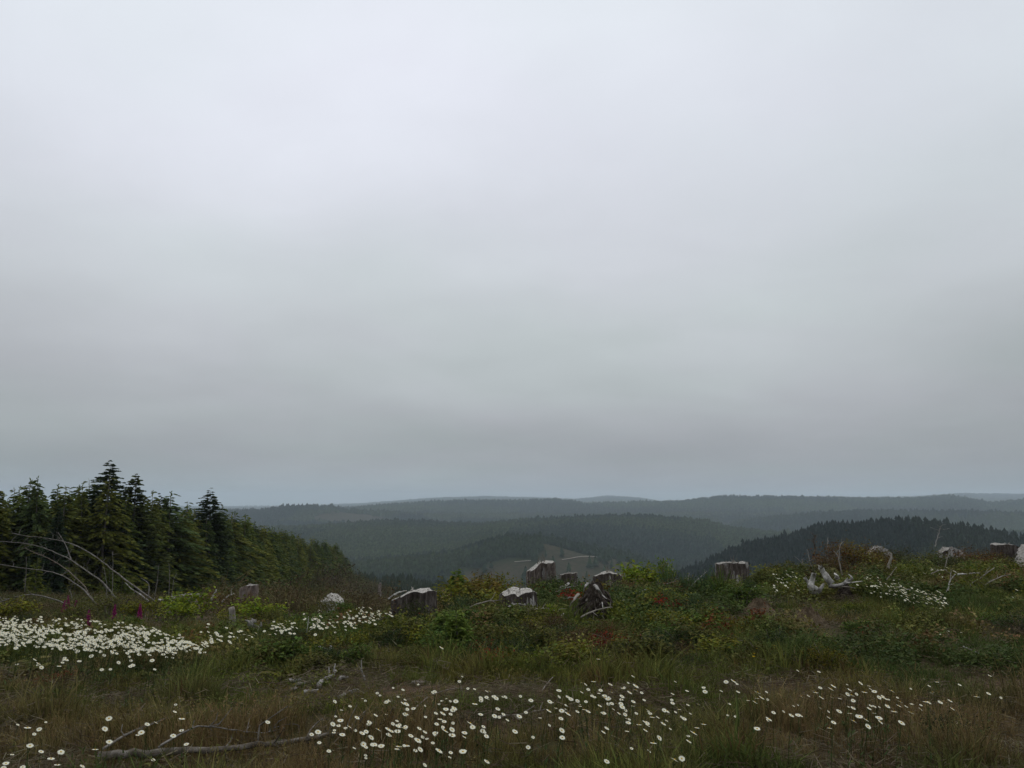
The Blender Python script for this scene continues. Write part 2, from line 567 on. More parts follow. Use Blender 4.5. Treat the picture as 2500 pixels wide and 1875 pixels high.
def hill_mat():
    m, N, L = new_mat('wooded_hills')
    out = N.new('ShaderNodeOutputMaterial')
    p = N.new('ShaderNodeBsdfPrincipled')
    p.inputs['Roughness'].default_value = 1.0; p.inputs['Specular IOR Level'].default_value = 0.0
    L.new(p.outputs[0], out.inputs['Surface'])
    tc = N.new('ShaderNodeTexCoord')
    n1 = N.new('ShaderNodeTexNoise'); n1.inputs['Scale'].default_value = 0.006; n1.inputs['Detail'].default_value = 8
    L.new(tc.outputs['Object'], n1.inputs[0])
    n2 = N.new('ShaderNodeTexNoise'); n2.inputs['Scale'].default_value = 0.12; n2.inputs['Detail'].default_value = 6
    L.new(tc.outputs['Object'], n2.inputs[0])
    r1 = N.new('ShaderNodeValToRGB')
    r1.color_ramp.elements[0].position = 0.35; r1.color_ramp.elements[0].color = (.018, .027, .014, 1)
    r1.color_ramp.elements[1].position = 0.65; r1.color_ramp.elements[1].color = (.035, .045, .02, 1)
    L.new(n1.outputs['Fac'], r1.inputs[0])
    r3 = N.new('ShaderNodeValToRGB')
    r3.color_ramp.elements[0].position = 0.3; r3.color_ramp.elements[0].color = (.030, .034, .019, 1)
    r3.color_ramp.elements[1].position = 0.7; r3.color_ramp.elements[1].color = (.060, .050, .033, 1)
    L.new(n2.outputs['Fac'], r3.inputs[0])
    a = N.new('ShaderNodeAttribute'); a.attribute_name = 'cleared'
    mx = N.new('ShaderNodeMix'); mx.data_type = 'RGBA'
    L.new(a.outputs['Fac'], mx.inputs[0]); L.new(r1.outputs[0], mx.inputs[6]); L.new(r3.outputs[0], mx.inputs[7])
    L.new(mx.outputs[2], p.inputs['Base Color'])
    return m


# ------------------------------------------------------------------ ground and hills
def gauss(px, row, cx, cy, sx, sy):
    return np.exp(-0.5 * (((px - cx) / sx) ** 2 + ((row - cy) / sy) ** 2))


BARE = [(1905, 1690, 40, 14), (2230, 1700, 110, 13), (1780, 1520, 60, 12), (1610, 1600, 110, 22), (760, 1610, 60, 20), (1010, 1690, 90, 12),
        (2420, 1665, 90, 10), (1150, 1780, 150, 14), (2330, 1560, 70, 6), (120, 1720, 130, 14), (1480, 1700, 160, 8)]


def bare_at(x, y):
    px, d = pd(x, y)
    row = 937.5 + FPX * np.tan(np.arctan2(CAMZ, d) + PITCH)
    b = 0
    for c in BARE:
        b = b + gauss(px, row, *c)
    b = b * (0.6 + 0.9 * fbm(x * 1.6, y * 1.6, 77, 3))
    return np.clip(b * 1.25, 0, 1)


def cleared_at(x, y):
    """logged hillside with the road, and pale clearings on the far hills"""
    px, d = pd(x, y)
    n = (fbm(x / 60, y / 60, 88, 3) - 0.5)
    edge = np.interp(px + n * 50, [1085, 1130, 1310, 1400, 1500, 1580], [0, 1, 1, 1, 1, 0])
    inside = edge * np.clip((d - 1030 - n * 60) / 40, 0, 1) * (d < 1275)
    left_wood = np.clip((1325 + n * 60 - px) / 18, 0, 1) * np.clip((d - 1150 - n * 40) / 14, 0, 1) * np.clip((1247 - d + n * 10) / 8, 0, 1)
    c = inside * (1 - left_wood)
    far = gauss(px, d, 880, 3250, 70, 140) + 0.7 * gauss(px, d, 1080, 3300, 45, 120) + 0.5 * gauss(px, d, 1760, 3350, 45, 250) \
        + 0.6 * gauss(px, d, 1420, 5900, 60, 500)
    return np.clip(np.maximum(c, np.where(far + n * 0.5 > 0.45, 1, 0)), 0, 1)


def polar_sheet(name, radii, mat, attr, fn):
    front = np.arange(-43, 43.01, 0.3)
    rest = np.arange(46, 314.1, 4.0)
    az = np.radians(np.concatenate([front, rest]))
    nA, nR = len(az), len(radii)
    A, Rr = np.meshgrid(az, radii)
    X = Rr * np.sin(A); Y = Rr * np.cos(A)
    Z = ground(X.ravel(), Y.ravel()).reshape(X.shape)
    V = np.stack([X, Y, Z], -1).reshape(-1, 3)
    i = np.arange(nR - 1)[:, None]; j = np.arange(nA)[None, :]
    j2 = (j + 1) % nA
    F = np.stack([i * nA + j, (i + 1) * nA + j, (i + 1) * nA + j2, i * nA + j2], -1).reshape(-1, 4)
    me = bpy.data.meshes.new(name)
    me.from_pydata(V.tolist(), [], F[:, ::-1].tolist())
    me.materials.append(mat)
    me.polygons.foreach_set('use_smooth', [True] * len(me.polygons))
    a = me.attributes.new(attr, 'FLOAT', 'POINT')
    a.data.foreach_set('value', fn(V[:, 0], V[:, 1]).astype(np.float32))
    me.update()
    o = link(name, me)
    return tag(o, kind='structure')


gr = polar_sheet('ground', np.exp(np.linspace(math.log(0.25), math.log(420), 330)), ground_mat(), 'bare', bare_at)
hl = polar_sheet('hills', np.exp(np.linspace(math.log(420), math.log(14000), 300)), hill_mat(), 'cleared', cleared_at)

# gravel road cut along the logged hillside: a narrow sheet that follows the hill
road_mb = MB()
mat_road = noise_mat('gravel_road', [(.22, .19, .15), (.34, .30, .25)], 0.4, bump=0)
for pts in ([(1372, 1367.5), (1400, 1363.5), (1426, 1360), (1440, 1359.5), (1456, 1361)], [(1256, 1373), (1275, 1371.5), (1296, 1370)]):
    P = []
    for (px, py) in pts:
        rx, _, rz = ray(px, py)
        ds = np.linspace(1045, 1262, 500)
        zz = CAMZ + rz * ds; gg = ground(rx * ds, ds)
        k = np.nonzero(zz <= gg)[0]
        d = ds[k[0]] if len(k) else 1246
        P.append((rx * d, d))
    P = np.array(P)
    Q = np.stack([np.interp(np.linspace(0, len(P) - 1, 24), range(len(P)), P[:, k]) for k in (0, 1)], 1)
    V = []
    for (x, y) in Q:
        for off in (-2.6, 2.6):
            V.append((x, y + off, float(ground(x, y)) + 0.9 + off * 0.05))
    road_mb.add(V, [(2 * i, 2 * i + 2, 2 * i + 3, 2 * i + 1) for i in range(23)])
tag(road_mb.build('road', mat_road), kind='structure')

# ------------------------------------------------------------------ haze
hz, HN, HL = new_mat('haze_air')
ho = HN.new('ShaderNodeOutputMaterial')
hv = HN.new('ShaderNodeVolumePrincipled')
hv.inputs['Color'].default_value = (.78, .90, 1.0, 1)
hv.inputs['Density'].default_value = 0.000094
hv.inputs['Anisotropy'].default_value = 0.0
HL.new(hv.outputs[0], ho.inputs['Volume'])
hb = MB()
S_, B_, T_ = 14600.0, -150.0, 160.0
hb.add([(-S_, -S_, B_), (S_, -S_, B_), (S_, S_, B_), (-S_, S_, B_), (-S_, -S_, T_), (S_, -S_, T_), (S_, S_, T_), (-S_, S_, T_)],
       [(3, 2, 1, 0), (4, 5, 6, 7), (0, 1, 5, 4), (1, 2, 6, 5), (2, 3, 7, 6), (3, 0, 4, 7)])
tag(hb.build('haze', hz), 'thin grey haze hanging over the far wooded hills', 'haze', kind='stuff')


# ------------------------------------------------------------------ scatter of uncountable cover (one object per mass)
def scatter(name, label, cat, P, rot, scl, idx, tint, meshes):
    src = bpy.data.collections.new(name + '_sources')
    for k, me in enumerate(meshes):
        o = bpy.data.objects.new('%s_source_%03d' % (name, k), me)
        src.objects.link(o)
    n = len(P)
    me = bpy.data.meshes.new(name)
    me.from_pydata(np.asarray(P).tolist(), [], [])
    a = me.attributes.new('rot', 'FLOAT_VECTOR', 'POINT'); a.data.foreach_set('vector', np.asarray(rot, np.float32).ravel())
    a = me.attributes.new('scl', 'FLOAT_VECTOR', 'POINT')
    s = np.asarray(scl, np.float32)
    if s.ndim == 1: s = np.repeat(s[:, None], 3, 1)
    a.data.foreach_set('vector', np.ascontiguousarray(s).ravel())
    a = me.attributes.new('idx', 'INT', 'POINT'); a.data.foreach_set('value', np.asarray(idx, np.int32))
    a = me.attributes.new('tint', 'FLOAT_COLOR', 'POINT')
    t4 = np.ones((n, 4), np.float32); t4[:, :3] = tint
    a.data.foreach_set('color', t4.ravel())
    ng = bpy.data.node_groups.new(name, 'GeometryNodeTree')
    ng.interface.new_socket('Geometry', in_out='INPUT', socket_type='NodeSocketGeometry')
    ng.interface.new_socket('Geometry', in_out='OUTPUT', socket_type='NodeSocketGeometry')
    N, L = ng.nodes, ng.links
    gi = N.new('NodeGroupInput'); go = N.new('NodeGroupOutput')
    ip = N.new('GeometryNodeInstanceOnPoints')
    ci = N.new('GeometryNodeCollectionInfo')
    ci.inputs['Collection'].default_value = src
    ci.inputs['Separate Children'].default_value = True
    ci.inputs['Reset Children'].default_value = True
    L.new(gi.outputs[0], ip.inputs['Points'])
    L.new(ci.outputs[0], ip.inputs['Instance'])
    ip.inputs['Pick Instance'].default_value = True

    def na(nm, ty):
        q = N.new('GeometryNodeInputNamedAttribute'); q.data_type = ty; q.inputs['Name'].default_value = nm
        return q.outputs['Attribute']
    L.new(na('idx', 'INT'), ip.inputs['Instance Index'])
    er = N.new('FunctionNodeEulerToRotation')
    L.new(na('rot', 'FLOAT_VECTOR'), er.inputs[0])
    L.new(er.outputs[0], ip.inputs['Rotation'])
    L.new(na('scl', 'FLOAT_VECTOR'), ip.inputs['Scale'])
    L.new(ip.outputs[0], go.inputs[0])
    o = link(name, me)
    md = o.modifiers.new('cover', 'NODES'); md.node_group = ng
    return tag(o, label, cat, kind='stuff')


# ------------------------------------------------------------------ conifers
def unit(v):
    return v / (np.linalg.norm(v) + 1e-9)


def conifer(seed, H, RB, whorl=0.34, per=6, power=0.8, droop=0.25, bare=0.12, spray=0.36, leader=0.09, ragged=0.35, steps=7, lift=0.15, wid=0.3):
    rng = np.random.RandomState(seed)
    tr = MB(); cr = MB()
    lean = rng.randn(2) * 0.012 * H
    zs = np.linspace(0, H, 9)
    path = np.stack([lean[0] * (zs / H) ** 2, lean[1] * (zs / H) ** 2, zs - 0.25 * (zs == 0)], 1)
    r0 = 0.012 * H + 0.02
    tr.tube(path, r0 * (1 - zs / H * 0.95), 7, 0.08, rng=rng)
    V = []; F = []
    z = bare * H
    ph0, ph1 = rng.rand(2) * 6.28
    while z < H * (1 - leader * 0.3):
        t = (z / H)
        env = (1 - t) ** power
        if t > 1 - leader:
            env *= 0.6
        npb = per if t < 0.9 else max(3, per - 2)
        a0 = rng.rand() * 6.28
        for b in range(npb):
            L = RB * env * (1 - ragged * rng.rand()) * (1 if rng.rand() > 0.07 else 1.25) + 0.06
            if t < bare + 0.12:
                L *= 0.55 + 0.5 * rng.rand()
            a = a0 + 6.28 * b / npb + rng.randn() * 0.25
            L *= 1 + 0.22 * math.cos(a - ph0 + 3 * t) + 0.16 * math.cos(2 * a + ph1 + 9 * t)
            dr = np.array((math.cos(a), math.sin(a), 0))
            base = np.array((lean[0] * t * t, lean[1] * t * t, z + rng.randn() * 0.8 * whorl))
            ns = max(3, int(steps * (0.4 + L / RB)))
            for k in range(ns):
                s = (k + 0.6 + 0.5 * rng.rand()) / ns
                s = 0.12 + 0.88 * min(1.0, s)
                pos = base + dr * L * s + np.array((0, 0, lift * L * s - droop * L * s * s * 1.6))
                for side in (-1, 1):
                    ang = a + side * (0.35 + 0.55 * rng.rand()) * (1 - 0.5 * s)
                    l = spray * (0.55 + 0.6 * rng.rand()) * (0.45 + 0.75 * (1 - t)) * (1 - 0.35 * s)
                    e = np.array((math.cos(ang), math.sin(ang), -droop * (0.4 + rng.rand() * 0.9) + 0.05))
                    w = unit(np.cross(e, (rng.randn() * 0.8, rng.randn() * 0.8, 0.7))) * l * wid
                    q = len(V)
                    V += [pos, pos + e * l * 0.5 + w, pos + e * l, pos + e * l * 0.5 - w]
                    F.append((q, q + 1, q + 2, q + 3))
        z += whorl * (0.75 + 0.5 * rng.rand()) * (1.0 - 0.45 * t)
    # leader
    tip = np.array((lean[0], lean[1], H))
    for k in range(6):
        a = rng.rand() * 6.28
        p0 = tip - np.array((0, 0, 0.05 * H * k / 6 + 0.02))
        e = np.array((math.cos(a) * 0.35, math.sin(a) * 0.35, 0.8)) * 0.05 * H * 0.5
        w = unit(np.cross(e, (0.3, 0.2, 0.1))) * 0.03
        q = len(V)
        V += [p0, p0 + e * 0.5 + w, p0 + e, p0 + e * 0.5 - w]
        F.append((q, q + 1, q + 2, q + 3))
    cr.add(V, F)
    return tr.mesh('trunk', M['bark_thin'], True), cr.mesh('crown', M['needles'])


PLANT = []     # plantation trees: thin tops, drooping leaders
for k in range(6):
    PLANT.append(conifer(100 + k, 9.0, 2.0 + 0.35 * (k % 3), whorl=0.34, per=8, power=0.62 + 0.08 * (k % 2), droop=0.3, bare=0.10, spray=0.55,
                         leader=0.16, ragged=0.62, steps=13, wid=0.24))
DENSE = []     # dense dark spruces and firs
for k in range(3):
    DENSE.append(conifer(200 + k, 11.0, 3.0 + 0.3 * k, whorl=0.27, per=10, power=0.72, droop=0.14, bare=0.06, spray=0.62, leader=0.05, ragged=0.45, steps=15, lift=0.25, wid=0.34))
YOUNG = []     # bushy young trees on the slope
for k in range(3):
    YOUNG.append(conifer(300 + k, 4.5, 1.35, whorl=0.26, per=7, power=0.8, droop=0.2, bare=0.03, spray=0.46, leader=0.1, ragged=0.45, steps=6))


def plant_tree(pair, name, label, px, d, H, H0, color, group, rng, wide=1.0, z_off=-0.05):
    x, y, z = at(px, d)
    t = thing(name, label, 'tree', (x, y, z + z_off), rng.rand() * 6.28, group)
    s = H / H0
    t.scale = (s * wide, s * wide, s)
    link('trunk', pair[0], t)
    link('crown', pair[1], t, color=color)
    return t


EDGE = ([-300, 0, 300, 540, 640, 700, 760, 800, 840, 870], [64, 68, 74, 96, 125, 155, 195, 230, 280, 330])
TOPR = ([-300, 0, 130, 250, 330, 420, 480, 540, 600, 680, 760, 830, 870], [1154, 1152, 1157, 1164, 1176, 1193, 1216, 1230, 1243, 1282, 1318, 1334, 1368])
trng = np.random.RandomState(4)
taken = []


def free(px, d, gap):
    x = (px - 1250) / KX * d
    for (a, b) in taken:
        if (a - x) ** 2 + (b - d) ** 2 < gap * gap:
            return False
    taken.append((x, d))
    return True


OLIVE = [(.112, .134, .040), (.125, .138, .041), (.100, .126, .040), (.086, .112, .041), (.135, .143, .041), (.072, .096, .040)]
# the stand-out trees
for (px, row, d, wide, pr, col, lab) in (
        (290, 1130, 78, 1.05, 0, (.052, .070, .034), 'tallest dark spruce with a ragged pointed top above the plantation'),
        (354, 1162, 80, 0.98, 1, (.066, .078, .030), 'dark blunt double-topped fir just right of the tallest spruce'),
        (536, 1199, 99, 1.0, 2, (.046, .062, .029), 'dense dark cone-shaped fir standing alone near the right plantation end'),
        (417, 1212, 92, 0.9, 2, (.050, .068, .033), 'dark flat-topped fir between the double-topped fir and the cone-shaped fir'),
        (170, 1240, 67, 0.7, 0, (.042, .060, .034), 'blue-green shaded fir inside the plantation left of the tallest spruce')):
    x, y, z = at(px, d)
    H = float(zrow(d, row)) - z
    free(px, d, 0.1)
    plant_tree(DENSE[pr], 'fir_tree', lab, px, d, H, 11.0, col, None, trng, wide * 1.22)
n = 0
for att in range(4200):
    px = trng.uniform(-170, 872)
    row_back = trng.rand() ** 1.7
    e = float(np.interp(px, *EDGE))
    d = e + row_back * (30 if px < 600 else 60) + trng.rand() * 2
    if not free(px, d, 1.6 if row_back < 0.35 else 2.5):
        continue
    x, y, z = at(px, d)
    top = float(np.interp(px, *TOPR)) - 2 + abs(trng.randn()) * 17 * (74 / e) ** 0.8 - 14 * (trng.rand() < 0.15)
    H = float(zrow(e, top)) - float(ground(*at(px, e)[:2])) + trng.randn() * 0.4
    H = min(max(H, 3.2), 12.5)
    v = trng.randint(6)
    c = OLIVE[trng.randint(6)]
    k = trng.uniform(0.8, 1.2)
    ci = trng.randint(6)
    c = OLIVE[ci]
    zi = int(np.searchsorted([30, 110, 190, 262, 322, 388, 450, 505, 570, 640, 700, 760, 815], px))
    zone = ['at the left edge of the view', 'above the tips of the arched saplings', 'behind the arched saplings', 'just left of the tallest spruce', 'around the tallest spruce',
            'around the double-topped fir', 'right of the double-topped fir', 'left of the cone-shaped fir', 'around the cone-shaped fir', 'just right of the cone-shaped fir', 'above the upright red-brown stump',
            'halfway down the receding row', 'in the last third of the receding row', 'at the far right end of the row'][zi]
    hue = ['olive', 'warm olive', 'mid green', 'deep green', 'yellowish olive', 'dark blue-green'][ci]
    lab = '%s %s conifer in the %s %s' % ('tall' if H > 8.6 else 'short', hue, 'front row' if row_back < 0.3 else 'back rows', zone)
    plant_tree(PLANT[v], 'conifer', lab, px, d, H, 9.0, [q * k for q in c], 'plantation conifers' if px < 560 else 'conifers receding down the slope', trng, trng.uniform(1.05, 1.6))
    n += 1
    if n >= 285:
        break
print('plantation', n)
# bushy young trees at the foot of the right end of the plantation
for k in range(56):
    px = trng.uniform(60, 880) if k % 2 else trng.uniform(520, 880)
    e = float(np.interp(px, *EDGE))
    d = e - trng.uniform(1, 18) * e / 100
    H = trng.uniform(1.6, 4.2) * (0.75 if px < 480 else 1)
    c = np.array([(.11, .125, .034), (.085, .105, .032), (.10, .10, .036)][trng.randint(3)])
    plant_tree(YOUNG[trng.randint(3)], 'young_conifer', 'bright olive bushy young tree at the foot of the plantation ' + ('behind the arched saplings' if px < 380 else 'below the cone-shaped fir' if px < 600 else 'on the slope halfway along' if px < 740 else 'at its far right end'), px, d, H, 4.5, c, 'bushy young trees below the plantation', trng, 1.15)


# far woods: one mass of trees over the hills
def far_tree(seed, tiers=5, sides=7):
    rng = np.random.RandomState(seed)
    mb = MB()
    for t in range(tiers):
        f = t / tiers
        z0 = 0.06 + f * 0.9
        r = 0.19 * (1 - f) ** 0.8 + 0.025
        top = min(1.0, z0 + 0.34 * (1 - 0.5 * f))
        V = [(rng.randn() * 0.006, rng.randn() * 0.006, top)]
        for j in range(sides):
            a = 6.283 * (j + rng.rand() * 0.6) / sides
            rr = r * (0.65 + 0.6 * rng.rand())
            V.append((math.cos(a) * rr, math.sin(a) * rr, z0 - 0.05 * rng.rand()))
        mb.add(V, [(0, 1 + j, 1 + (j + 1) % sides) for j in range(sides)])
    return mb.mesh('far_tree', M['forest'])


def grow_forest():
    rng = np.random.RandomState(8)
    N0 = 420000
    px = rng.uniform(350, 2700, N0)
    px = np.where(rng.rand(N0) < 0.12, rng.uniform(-100, 350, N0), px)
    d = np.exp(rng.uniform(math.log(480), math.log(12300), N0))
    x = (px - 1250) / KX * d
    # area density: keep to at most one tree each ~45 m2 nearby, wider spaced far away
    dens = N0 / (2800 / KX * math.log(12300 / 480)) / d ** 2
    want = np.interp(d, [480, 900, 1300, 2300, 3500, 5000, 9000, 12300], [1 / 32., 1 / 32., 1 / 45., 1 / 70., 1 / 150., 1 / 300., 1 / 900., 1 / 1500.])
    keep = rng.rand(N0) < np.minimum(1, want / dens)
    z = ground(x, d, False)
    h = rng.normal(1, np.interp(d, [900, 3000], [.16, .26]), N0).clip(0.5, 1.75) * np.interp(d, [480, 900, 2250, 4700, 12000], [13, 13.5, 15.5, 18, 22])
    # out: logged land
    c = cleared_at(x, d)
    keep &= ~((c > 0.25) & (rng.rand(N0) > 0.03 * (d < 1300)))
    keep &= ~((px > 1240) & (px < 1560) & (d > 960) & (d < 1060))
    # out: what the nearer ground hides
    gp = np.linspace(-150, 2750, 360)
    gd = np.exp(np.linspace(math.log(8), math.log(12800), 420))
    PX, GD = np.meshgrid(gp, gd, indexing='ij')
    GX = (PX - 1250) / KX * GD
    el = (ground(GX.ravel(), GD.ravel(), False).reshape(GX.shape) - CAMZ) / GD
    cm = np.maximum.accumulate(el, axis=1)
    ii = np.clip(((px + 150) / 2900 * 359).astype(int), 0, 359)
    jj = np.clip(((np.log(d) - math.log(8)) / (math.log(12800) - math.log(8)) * 419).astype(int) - 2, 0, 419)
    keep &= (z + h - CAMZ) / d > cm[ii, jj] - 0.004
    k = np.nonzero(keep)[0]
    px, d, x, z, h = px[k], d[k], x[k], z[k], h[k]
    n = len(k)
    wx = x + 160 * (fbm(x / 300, d / 300, 57, 2) - .5); wy = d + 220 * (fbm(x / 260, d / 260, 58, 2) - .5)
    stand = 0.55 * fbm(x / 220, d / 220, 51, 3) + 0.45 * _hash(np.floor(wx / 420), np.floor(wy / 190), 5)
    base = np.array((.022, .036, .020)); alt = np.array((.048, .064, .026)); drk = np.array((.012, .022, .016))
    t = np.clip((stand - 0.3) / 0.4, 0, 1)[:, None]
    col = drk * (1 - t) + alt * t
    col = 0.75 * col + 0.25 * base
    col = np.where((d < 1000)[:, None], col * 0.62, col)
    col = col * rng.uniform(0.85, 1.15, n)[:, None]
    rot = np.zeros((n, 3)); rot[:, 2] = rng.rand(n) * 6.28
    sc = np.stack([h * rng.uniform(1.1, 1.7, n) * np.interp(d, [950, 1400], [1, 1.4])] * 2 + [h], 1)
    print('forest', n)
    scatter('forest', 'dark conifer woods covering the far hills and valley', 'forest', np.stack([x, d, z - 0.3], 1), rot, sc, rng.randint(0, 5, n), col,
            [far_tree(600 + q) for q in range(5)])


grow_forest()

# ------------------------------------------------------------------ stumps
CUT_PALE = noise_mat('cut_wood_pale', [(.07, .06, .05), (.33, .31, .275), (.54, .52, .48)], 9, (6, 1.2, 1), detail=5, bump=0.2)
CUT_GREY = noise_mat('cut_wood_grey', [(.07, .06, .05), (.24, .225, .20), (.38, .36, .33)], 7, (5, 1.2, 1), detail=5, bump=0.2)
CUT_RED = noise_mat('split_wood_red', [(.07, .045, .03), (.17, .115, .078), (.30, .25, .20)], 9, (1, 1, 0.25), detail=6, bump=0.4)
ORANGE = noise_mat('torn_wood_orange', [(.22, .12, .05), (.48, .28, .11)], 9, (1, 1, 0.3), bump=0.3)


def bark(seed, tone=1.0, warm=1.0, patch=None):
    w = 1 + (warm - 1) * 0.35
    tone *= 1.3
    w = 1 + (w - 1) * 0.3
    return noise_mat('stump_bark_%d' % seed, [(.016 * tone, .012 * tone, .010 * tone), (.058 * tone * w, .047 * tone, .040 * tone), (.15 * tone * w, .13 * tone, .115 * tone)],
                     9, (2.2, 2.2, 0.5), detail=8, bump=1.0, bump_scale=0.05, patch=patch)


def stump(label, px, d, wpx, hpx, seed, bark_mat, cut_mat, lslope=0.0, x0=-9, rslope=0.0, x1=9, back=0.0, flare=0.35, roots=4, lean=0.0,
          sag=0.0, twigs=0, streaks=(), rough=1.0, notch=0.0, row=None):
    """a cut stump: fluted bark body, cut face with its felling bevel, root spurs"""
    rng = np.random.RandomState(seed)
    x, y, z = at(px, d)
    Rr = wpx / 2 * d / FPX
    H = hpx * d / FPX
    if row is not None:
        H = float(zrow(d, row)) - z
    t = thing('tree_stump', label, 'stump', (x, y, z), 0.0, 'cut stumps in the clearing')
    nA, nZ = 72, 16
    ph = rng.rand(8) * 6.28
    th = np.arange(nA) * 2 * math.pi / nA
    lob = sum((0.085 / (q * 0.6 + 0.4)) * np.cos((q + 2) * th + ph[q]) for q in range(4)) * rough
    fine = (rng.rand(nA) - 0.5) * 0.08 + 0.035 * np.cos(17 * th + ph[5]) + 0.02 * np.cos(29 * th + ph[6])
    foot = np.maximum(0, np.cos(4 * th + ph[4])) ** 2 * 0.35 + 0.5

    def ztop(X, Y):
        u = X / Rr
        q = H - np.maximum(0, x0 - u) * lslope * Rr - np.maximum(0, u - x1) * rslope * Rr + back * Y - sag * (1 - np.minimum(1, np.hypot(X, Y) / Rr) ** 2)
        an = np.arctan2(Y, X)
        q = q + 0.085 * Rr * rough * (np.cos(3 * an + ph[0]) * .5 + np.cos(7 * an + ph[1]) * .35 + np.cos(13 * an + ph[2]) * .25) * np.minimum(1, np.hypot(X, Y) / Rr) ** 3
        return q - notch * (np.abs(u - 0.05) < 0.07) * (Y < 0) * Rr

    V = []
    for k in range(nZ):
        f = k / (nZ - 1)
        rad = Rr * (0.93 + lob + fine * (0.6 + 0.8 * f * (1 - f)) * rough + flare * foot * math.exp(-f * 3.6)) * (1 + 0.02 * rng.randn(nA) * rough)
        X = rad * np.cos(th) + lean * f * Rr; Y = rad * np.sin(th)
        zt = ztop(X, Y) if k else 0
        zb = -0.22
        Z = zb + (ztop(rad * np.cos(th), Y) - zb) * f
        V.append(np.stack([X, Y, Z], 1))
    mb = MB()
    VV = np.concatenate(V)
    F = [(k * nA + j, k * nA + (j + 1) % nA, (k + 1) * nA + (j + 1) % nA, (k + 1) * nA + j) for k in range(nZ - 1) for j in range(nA)]
    mb.add(VV, F)
    mb.build('bark', bark_mat, t, True)
    # cut face: set just inside the bark and a little proud
    cb = MB()
    rim = V[-1].copy()
    c = rim.mean(0)
    rings = []
    for g in (0.985, 0.86, 0.66, 0.42, 0.2):
        XY = c[:2] + (rim[:, :2] - c[:2]) * g
        zz = ztop(XY[:, 0] - lean * Rr, XY[:, 1]) + 0.004 + (rng.rand(nA) - 0.5) * 0.008
        rings.append(np.stack([XY[:, 0], XY[:, 1], zz], 1))
    CV = np.concatenate(rings + [np.array([[c[0], c[1], float(ztop(np.array(c[0] - lean * Rr), np.array(c[1]))) + 0.004]])])
    CF = [(k * nA + j, k * nA + (j + 1) % nA, (k + 1) * nA + (j + 1) % nA, (k + 1) * nA + j) for k in range(4) for j in range(nA)]
    CF += [(4 * nA + j, 4 * nA + (j + 1) % nA, 5 * nA) for j in range(nA)]
    cb.add(CV, CF)
    cf = cb.build('cut_face', cut_mat, t)
    # hinge splinters standing on the cut
    sp = MB()
    for k in range(5):
        u = rng.uniform(-0.3, 0.3)
        bx = (x0 if -1 < x0 < 1 else u) * Rr + rng.randn() * 0.02
        by = rng.uniform(-0.6, 0.6) * Rr
        bz = float(ztop(np.array(bx), np.array(by)))
        hh = rng.uniform(0.02, 0.07)
        sp.tube([(bx, by, bz - 0.01), (bx + 0.006, by, bz + hh * 0.6), (bx + rng.randn() * 0.01, by, bz + hh)], [0.012, 0.009, 0.002], 4, 0.2, rng=rng)
    sp.build('splinter', cut_mat, cf)
    for k in range(roots):
        a = math.pi * (1.0 + (k + 0.5) / max(1, roots)) + rng.randn() * 0.2
        L = Rr * rng.uniform(0.9, 1.5)
        q = MB()
        e = np.array((math.cos(a), math.sin(a)))
        pts = [np.append(e * Rr * 0.75, H * 0.30), np.append(e * Rr * 1.1, H * 0.13), np.append(e * (Rr * 1.1 + L * 0.45) + rng.randn(2) * 0.04, 0.03), np.append(e * (Rr + L) + rng.randn(2) * 0.08, -0.10)]
        q.tube(pts, [Rr * 0.24, Rr * 0.2, Rr * 0.13, Rr * 0.07], 8, 0.14, rng=rng)
        q.build('root', bark_mat, t, True)
    # strips of bare weathered wood on the sides
    strips = []
    for (u, w, f0, f1, mt) in streaks:
        for ss in range(4):
            fa = f0 + (f1 - f0) * rng.uniform(0, .35); fb = f1 - (f1 - f0) * rng.uniform(0, .3)
            strips.append((u + (ss - 1.5) * w * 0.5 / 1.57 + rng.randn() * .03, w * rng.uniform(.14, .34), fa, fb, mt))
    for (u, w, f0, f1, mt) in strips:
        q = MB()
        a = -math.pi / 2 + u * math.pi / 2
        GV = []
        nf, ng = 9, 7
        for fi in range(nf):
            f = f0 + (f1 - f0) * fi / (nf - 1)
            ww = w * (0.35 + 0.65 * math.sin(math.pi * (0.12 + 0.8 * fi / (nf - 1)))) * rng.uniform(0.75, 1.2)
            sh = rng.randn() * 0.06 * w
            for gi in range(ng):
                aa = (a + sh + ww * (gi / (ng - 1) * 2 - 1)) % 6.28319
                jf = aa / 6.28319 * nA; j0 = int(jf) % nA; j1 = (j0 + 1) % nA; fr = jf - int(jf)
                kf = f * (nZ - 1); k0 = min(int(kf), nZ - 2); fk = kf - k0
                p = (V[k0][j0] * (1 - fr) + V[k0][j1] * fr) * (1 - fk) + (V[k0 + 1][j0] * (1 - fr) + V[k0 + 1][j1] * fr) * fk
                edge = abs(gi / (ng - 1) * 2 - 1)
                off = 0.03 * Rr * (1 - edge ** 2) * rng.uniform(.6, 1.3) + (0.008 if edge < 1 and 0 < fi < nf - 1 else -0.012)
                GV.append(p + np.array((math.cos(aa), math.sin(aa), 0)) * off)
        q.add(GV, [(i * ng + j, i * ng + j + 1, (i + 1) * ng + j + 1, (i + 1) * ng + j) for i in range(nf - 1) for j in range(ng - 1)])
        q.build('bare_wood', mt, t, True)
    for k in range(twigs):
        q = MB()
        bx, by = rng.uniform(-0.3, 0.2) * Rr, rng.uniform(-0.5, 0.3) * Rr
        bz = float(ztop(np.array(bx), np.array(by)))
        p = [np.array((bx, by, bz - 0.02))]
        for s in range(4):
            p.append(p[-1] + np.array((rng.randn() * 0.025, rng.randn() * 0.02, rng.uniform(0.02, 0.06))))
        q.tube(p, [0.009, 0.008, 0.006, 0.005, 0.002], 4, rng=rng)
        q.build('twig', M['twig'], t)
